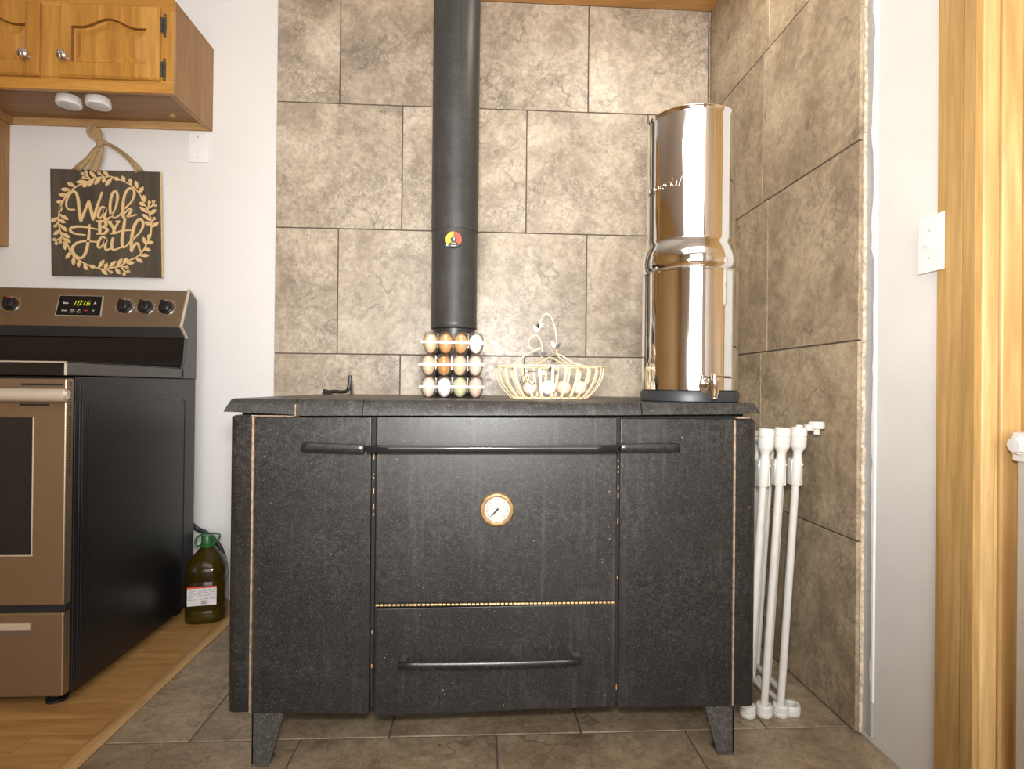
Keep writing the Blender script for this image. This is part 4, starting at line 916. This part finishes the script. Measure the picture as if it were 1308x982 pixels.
# ---------------------------------------------------------------- wall plates
a, b = aty(241.3, 168, WY-.006), aty(265.5, 207.5, WY-.006)
wp = thing('blank_wall_plate', ((a.x+b.x)/2, WY, b.z), 'white blank wall plate on the painted wall under the cabinet corner', 'wall plate')
MB().box(a.x, b.x, WY-.0065, WY-.0002, b.z, b.z+.122, .002).build('plate', M['white_plastic'], wp)
for z in (b.z+.020, b.z+.102): MB().lathe([(.0001, 0), (.0035, 0), (.003, .0014), (.0001, .0016)], ((a.x+b.x)/2-.002, WY-.0063, z), 12, 'y').build('screw', M['alu'], wp)
sw = thing('light_switch', (WX, 1.205, 1.13), 'white light switch plate on the drywall beside the pine boards', 'switch')
SWX = WX-.0105
MB().box(SWX, WX-.0095, 1.170, 1.238, 1.126, 1.246, .0004).box(SWX-.004, SWX, 1.170, 1.238, 1.126, 1.246, .0015).box(SWX, WX-.0003, 1.193, 1.236, 1.128, 1.244).build('plate', M['white_plastic'], sw)
MB().box(SWX-.0165, SWX-.003, 1.2005, 1.2095, 1.180, 1.190, .002).build('toggle', M['white_plastic'], sw)
for z in (1.156, 1.216): MB().lathe([(.0001, -.0002), (.0033, -.0002), (.003, .001), (.0001, .0012)], (SWX-.004, 1.205, z), 12, M=Matrix.Rotation(-math.pi/2, 4, 'Y')).build('screw', M['white_metal'], sw)

# ---------------------------------------------------------------- folded white gate beside the stove
GY = 1.525
gt2 = thing('folding_gate', (.80, GY+.3, 0), 'folded white metal gate panels leaning between the cookstove and the tiled wall', 'gate')
def gp(px, py, dy=0): return aty(px, py, GY+dy)
def gpanel(topx, botx, top_style, zt_, depth=.62):
    """front post with top coupling and foot, then rails, bars and a rear post"""
    b0, t0 = gp(botx, 906), gp(topx, 548); b0.z = .03; t0.z = zt_; ax = (t0-b0); ax.normalize(); Lh = (t0-b0).length
    q = ax.to_track_quat('Z', 'Y').to_matrix().to_4x4()
    at = lambda s_, dy=0: b0+ax*s_+Vector((0, dy, 0))
    MB().tube([at(0), at(Lh-.04)], .0098, 16).build('post', M['white_metal'], gt2)
    cpl = MB().lathe([(.012, -.155), (.0135, -.152), (.0135, -.085), (.0115, -.08), (.0115, -.066), (.0175, -.056), (.0205, -.050), (.0205, -.026), (.019, -.024), (.0205, -.022), (.0205, -.004), (.018, 0), (.0001, 0)], t0, 24, M=q).build('coupling', M['gate_plastic'], gt2)
    MB().box(t0.x-.022, t0.x+.010, GY-.002, GY+.022, t0.z-.155, t0.z-.085, .003).build('clamp', M['gate_plastic'], cpl)
    MB().tube([at(Lh-.10, .002)+Vector((.0175, 0, 0)), at(Lh-.10, .002)+Vector((-.0175, 0, 0))], .0038, 8).build('bolt', M['gate_plastic'], cpl)
    MB().lathe([(.019, 0), (.021, .003), (.021, .010), (.0195, .012), (.021, .014), (.021, .027), (.018, .031), (.0001, .031)], (b0.x, GY, 0.0), 24).build('foot', M['gate_plastic'], gt2)
    a_, b_ = at(Lh-.035), at(Lh-.035, depth)
    MB().tube([a_, b_], .0085, 12).build('top_rail', M['white_metal'], gt2)
    a_, b_ = at(.035), at(.035, depth); MB().tube([a_, b_], .0085, 12).build('bottom_rail', M['white_metal'], gt2)
    for k in range(1, 9): MB().tube([at(.04, k*.068), at(Lh-.04, k*.068)], .0062, 8).build('bar', M['white_metal'], gt2)
    MB().tube([at(.0, depth), at(Lh-.03, depth)], .0098, 12).build('post', M['white_metal'], gt2)
    return t0, b0
gpanel(979.5, 955, 0, .765, .60); gpanel(1000, 976, 1, .768, .60); t0, b0 = gpanel(1021, 997, 2, .769, .60)
MB().lathe([(.0001, -.002), (.009, -.002), (.009, .006), (.0001, .006)], t0, 16).build('coupling_pin', M['gate_plastic'], gt2)
q = gp(1043, 548); qz = q.z
lt = MB().lathe([(.0001, -.014), (.008, -.014), (.009, .0), (.019, .002), (.0205, .006), (.0205, .016), (.018, .020), (.0001, .021)], (q.x, GY, qz+.0), 20)
lt.box(t0.x+.015, q.x-.01, GY-.006, GY+.006, qz-.004, qz+.012, .002); lt.build('latch', M['gate_plastic'], gt2)
q = gp(1012, 905); mb = MB(); rz = .021
mb.lathe([(.0135, 0), (.0215, 0.0), (.023, .004), (.023, .022), (.021, .026), (.0135, .026), (.012, .02), (.0135, .0)], (q.x, GY+.005, .001), 24)
mb.tube([(q.x-.014, GY+.022, .018), (q.x-.035, GY+.07, .03), (b0.x-.002, GY+.12, .04)], .0075, 10); mb.build('swivel_loop', M['gate_plastic'], gt2)
# gate mount at the right edge of the frame
gy_ = 1.045; q = aty(1304, 570, gy_)
g2 = thing('doorway_gate', (q.x+.02, gy_, 0), 'white gate post with a round knob at the right edge, before the pine boards', 'gate')
MB().box(q.x+.004, q.x+.034, gy_-.012, gy_+.012, .0, q.z+.02, .003).build('post', M['white_metal'], g2)
a, b = aty(1302.5, 552, gy_), aty(1304, 590, gy_)
MB().box(a.x+.001, 1.0628, gy_-.018, gy_+.018, b.z, a.z, .004).build('bracket', M['white_plastic'], g2)
k_ = aty(1297, 568.5, gy_); kb = MB().lathe([(.0001, 0), (.016, 0), (.0165, .003), (.0165, .010), (.013, .015), (.0001, .016)], (a.x+.002, gy_, k_.z), 24, M=Matrix.Rotation(-math.pi/2, 4, 'Y'))
for k in range(10):
    an_ = k*math.pi/5; kb.box(a.x-.010, a.x, gy_+.0155*math.cos(an_)-.0018, gy_+.0155*math.cos(an_)+.0018, k_.z+.0155*math.sin(an_)-.0018, k_.z+.0155*math.sin(an_)+.0018, .0008)
kb.build('knob', M['white_plastic'], g2)
for o in bpy.data.objects:
    if '_o' in o: del o['_o']
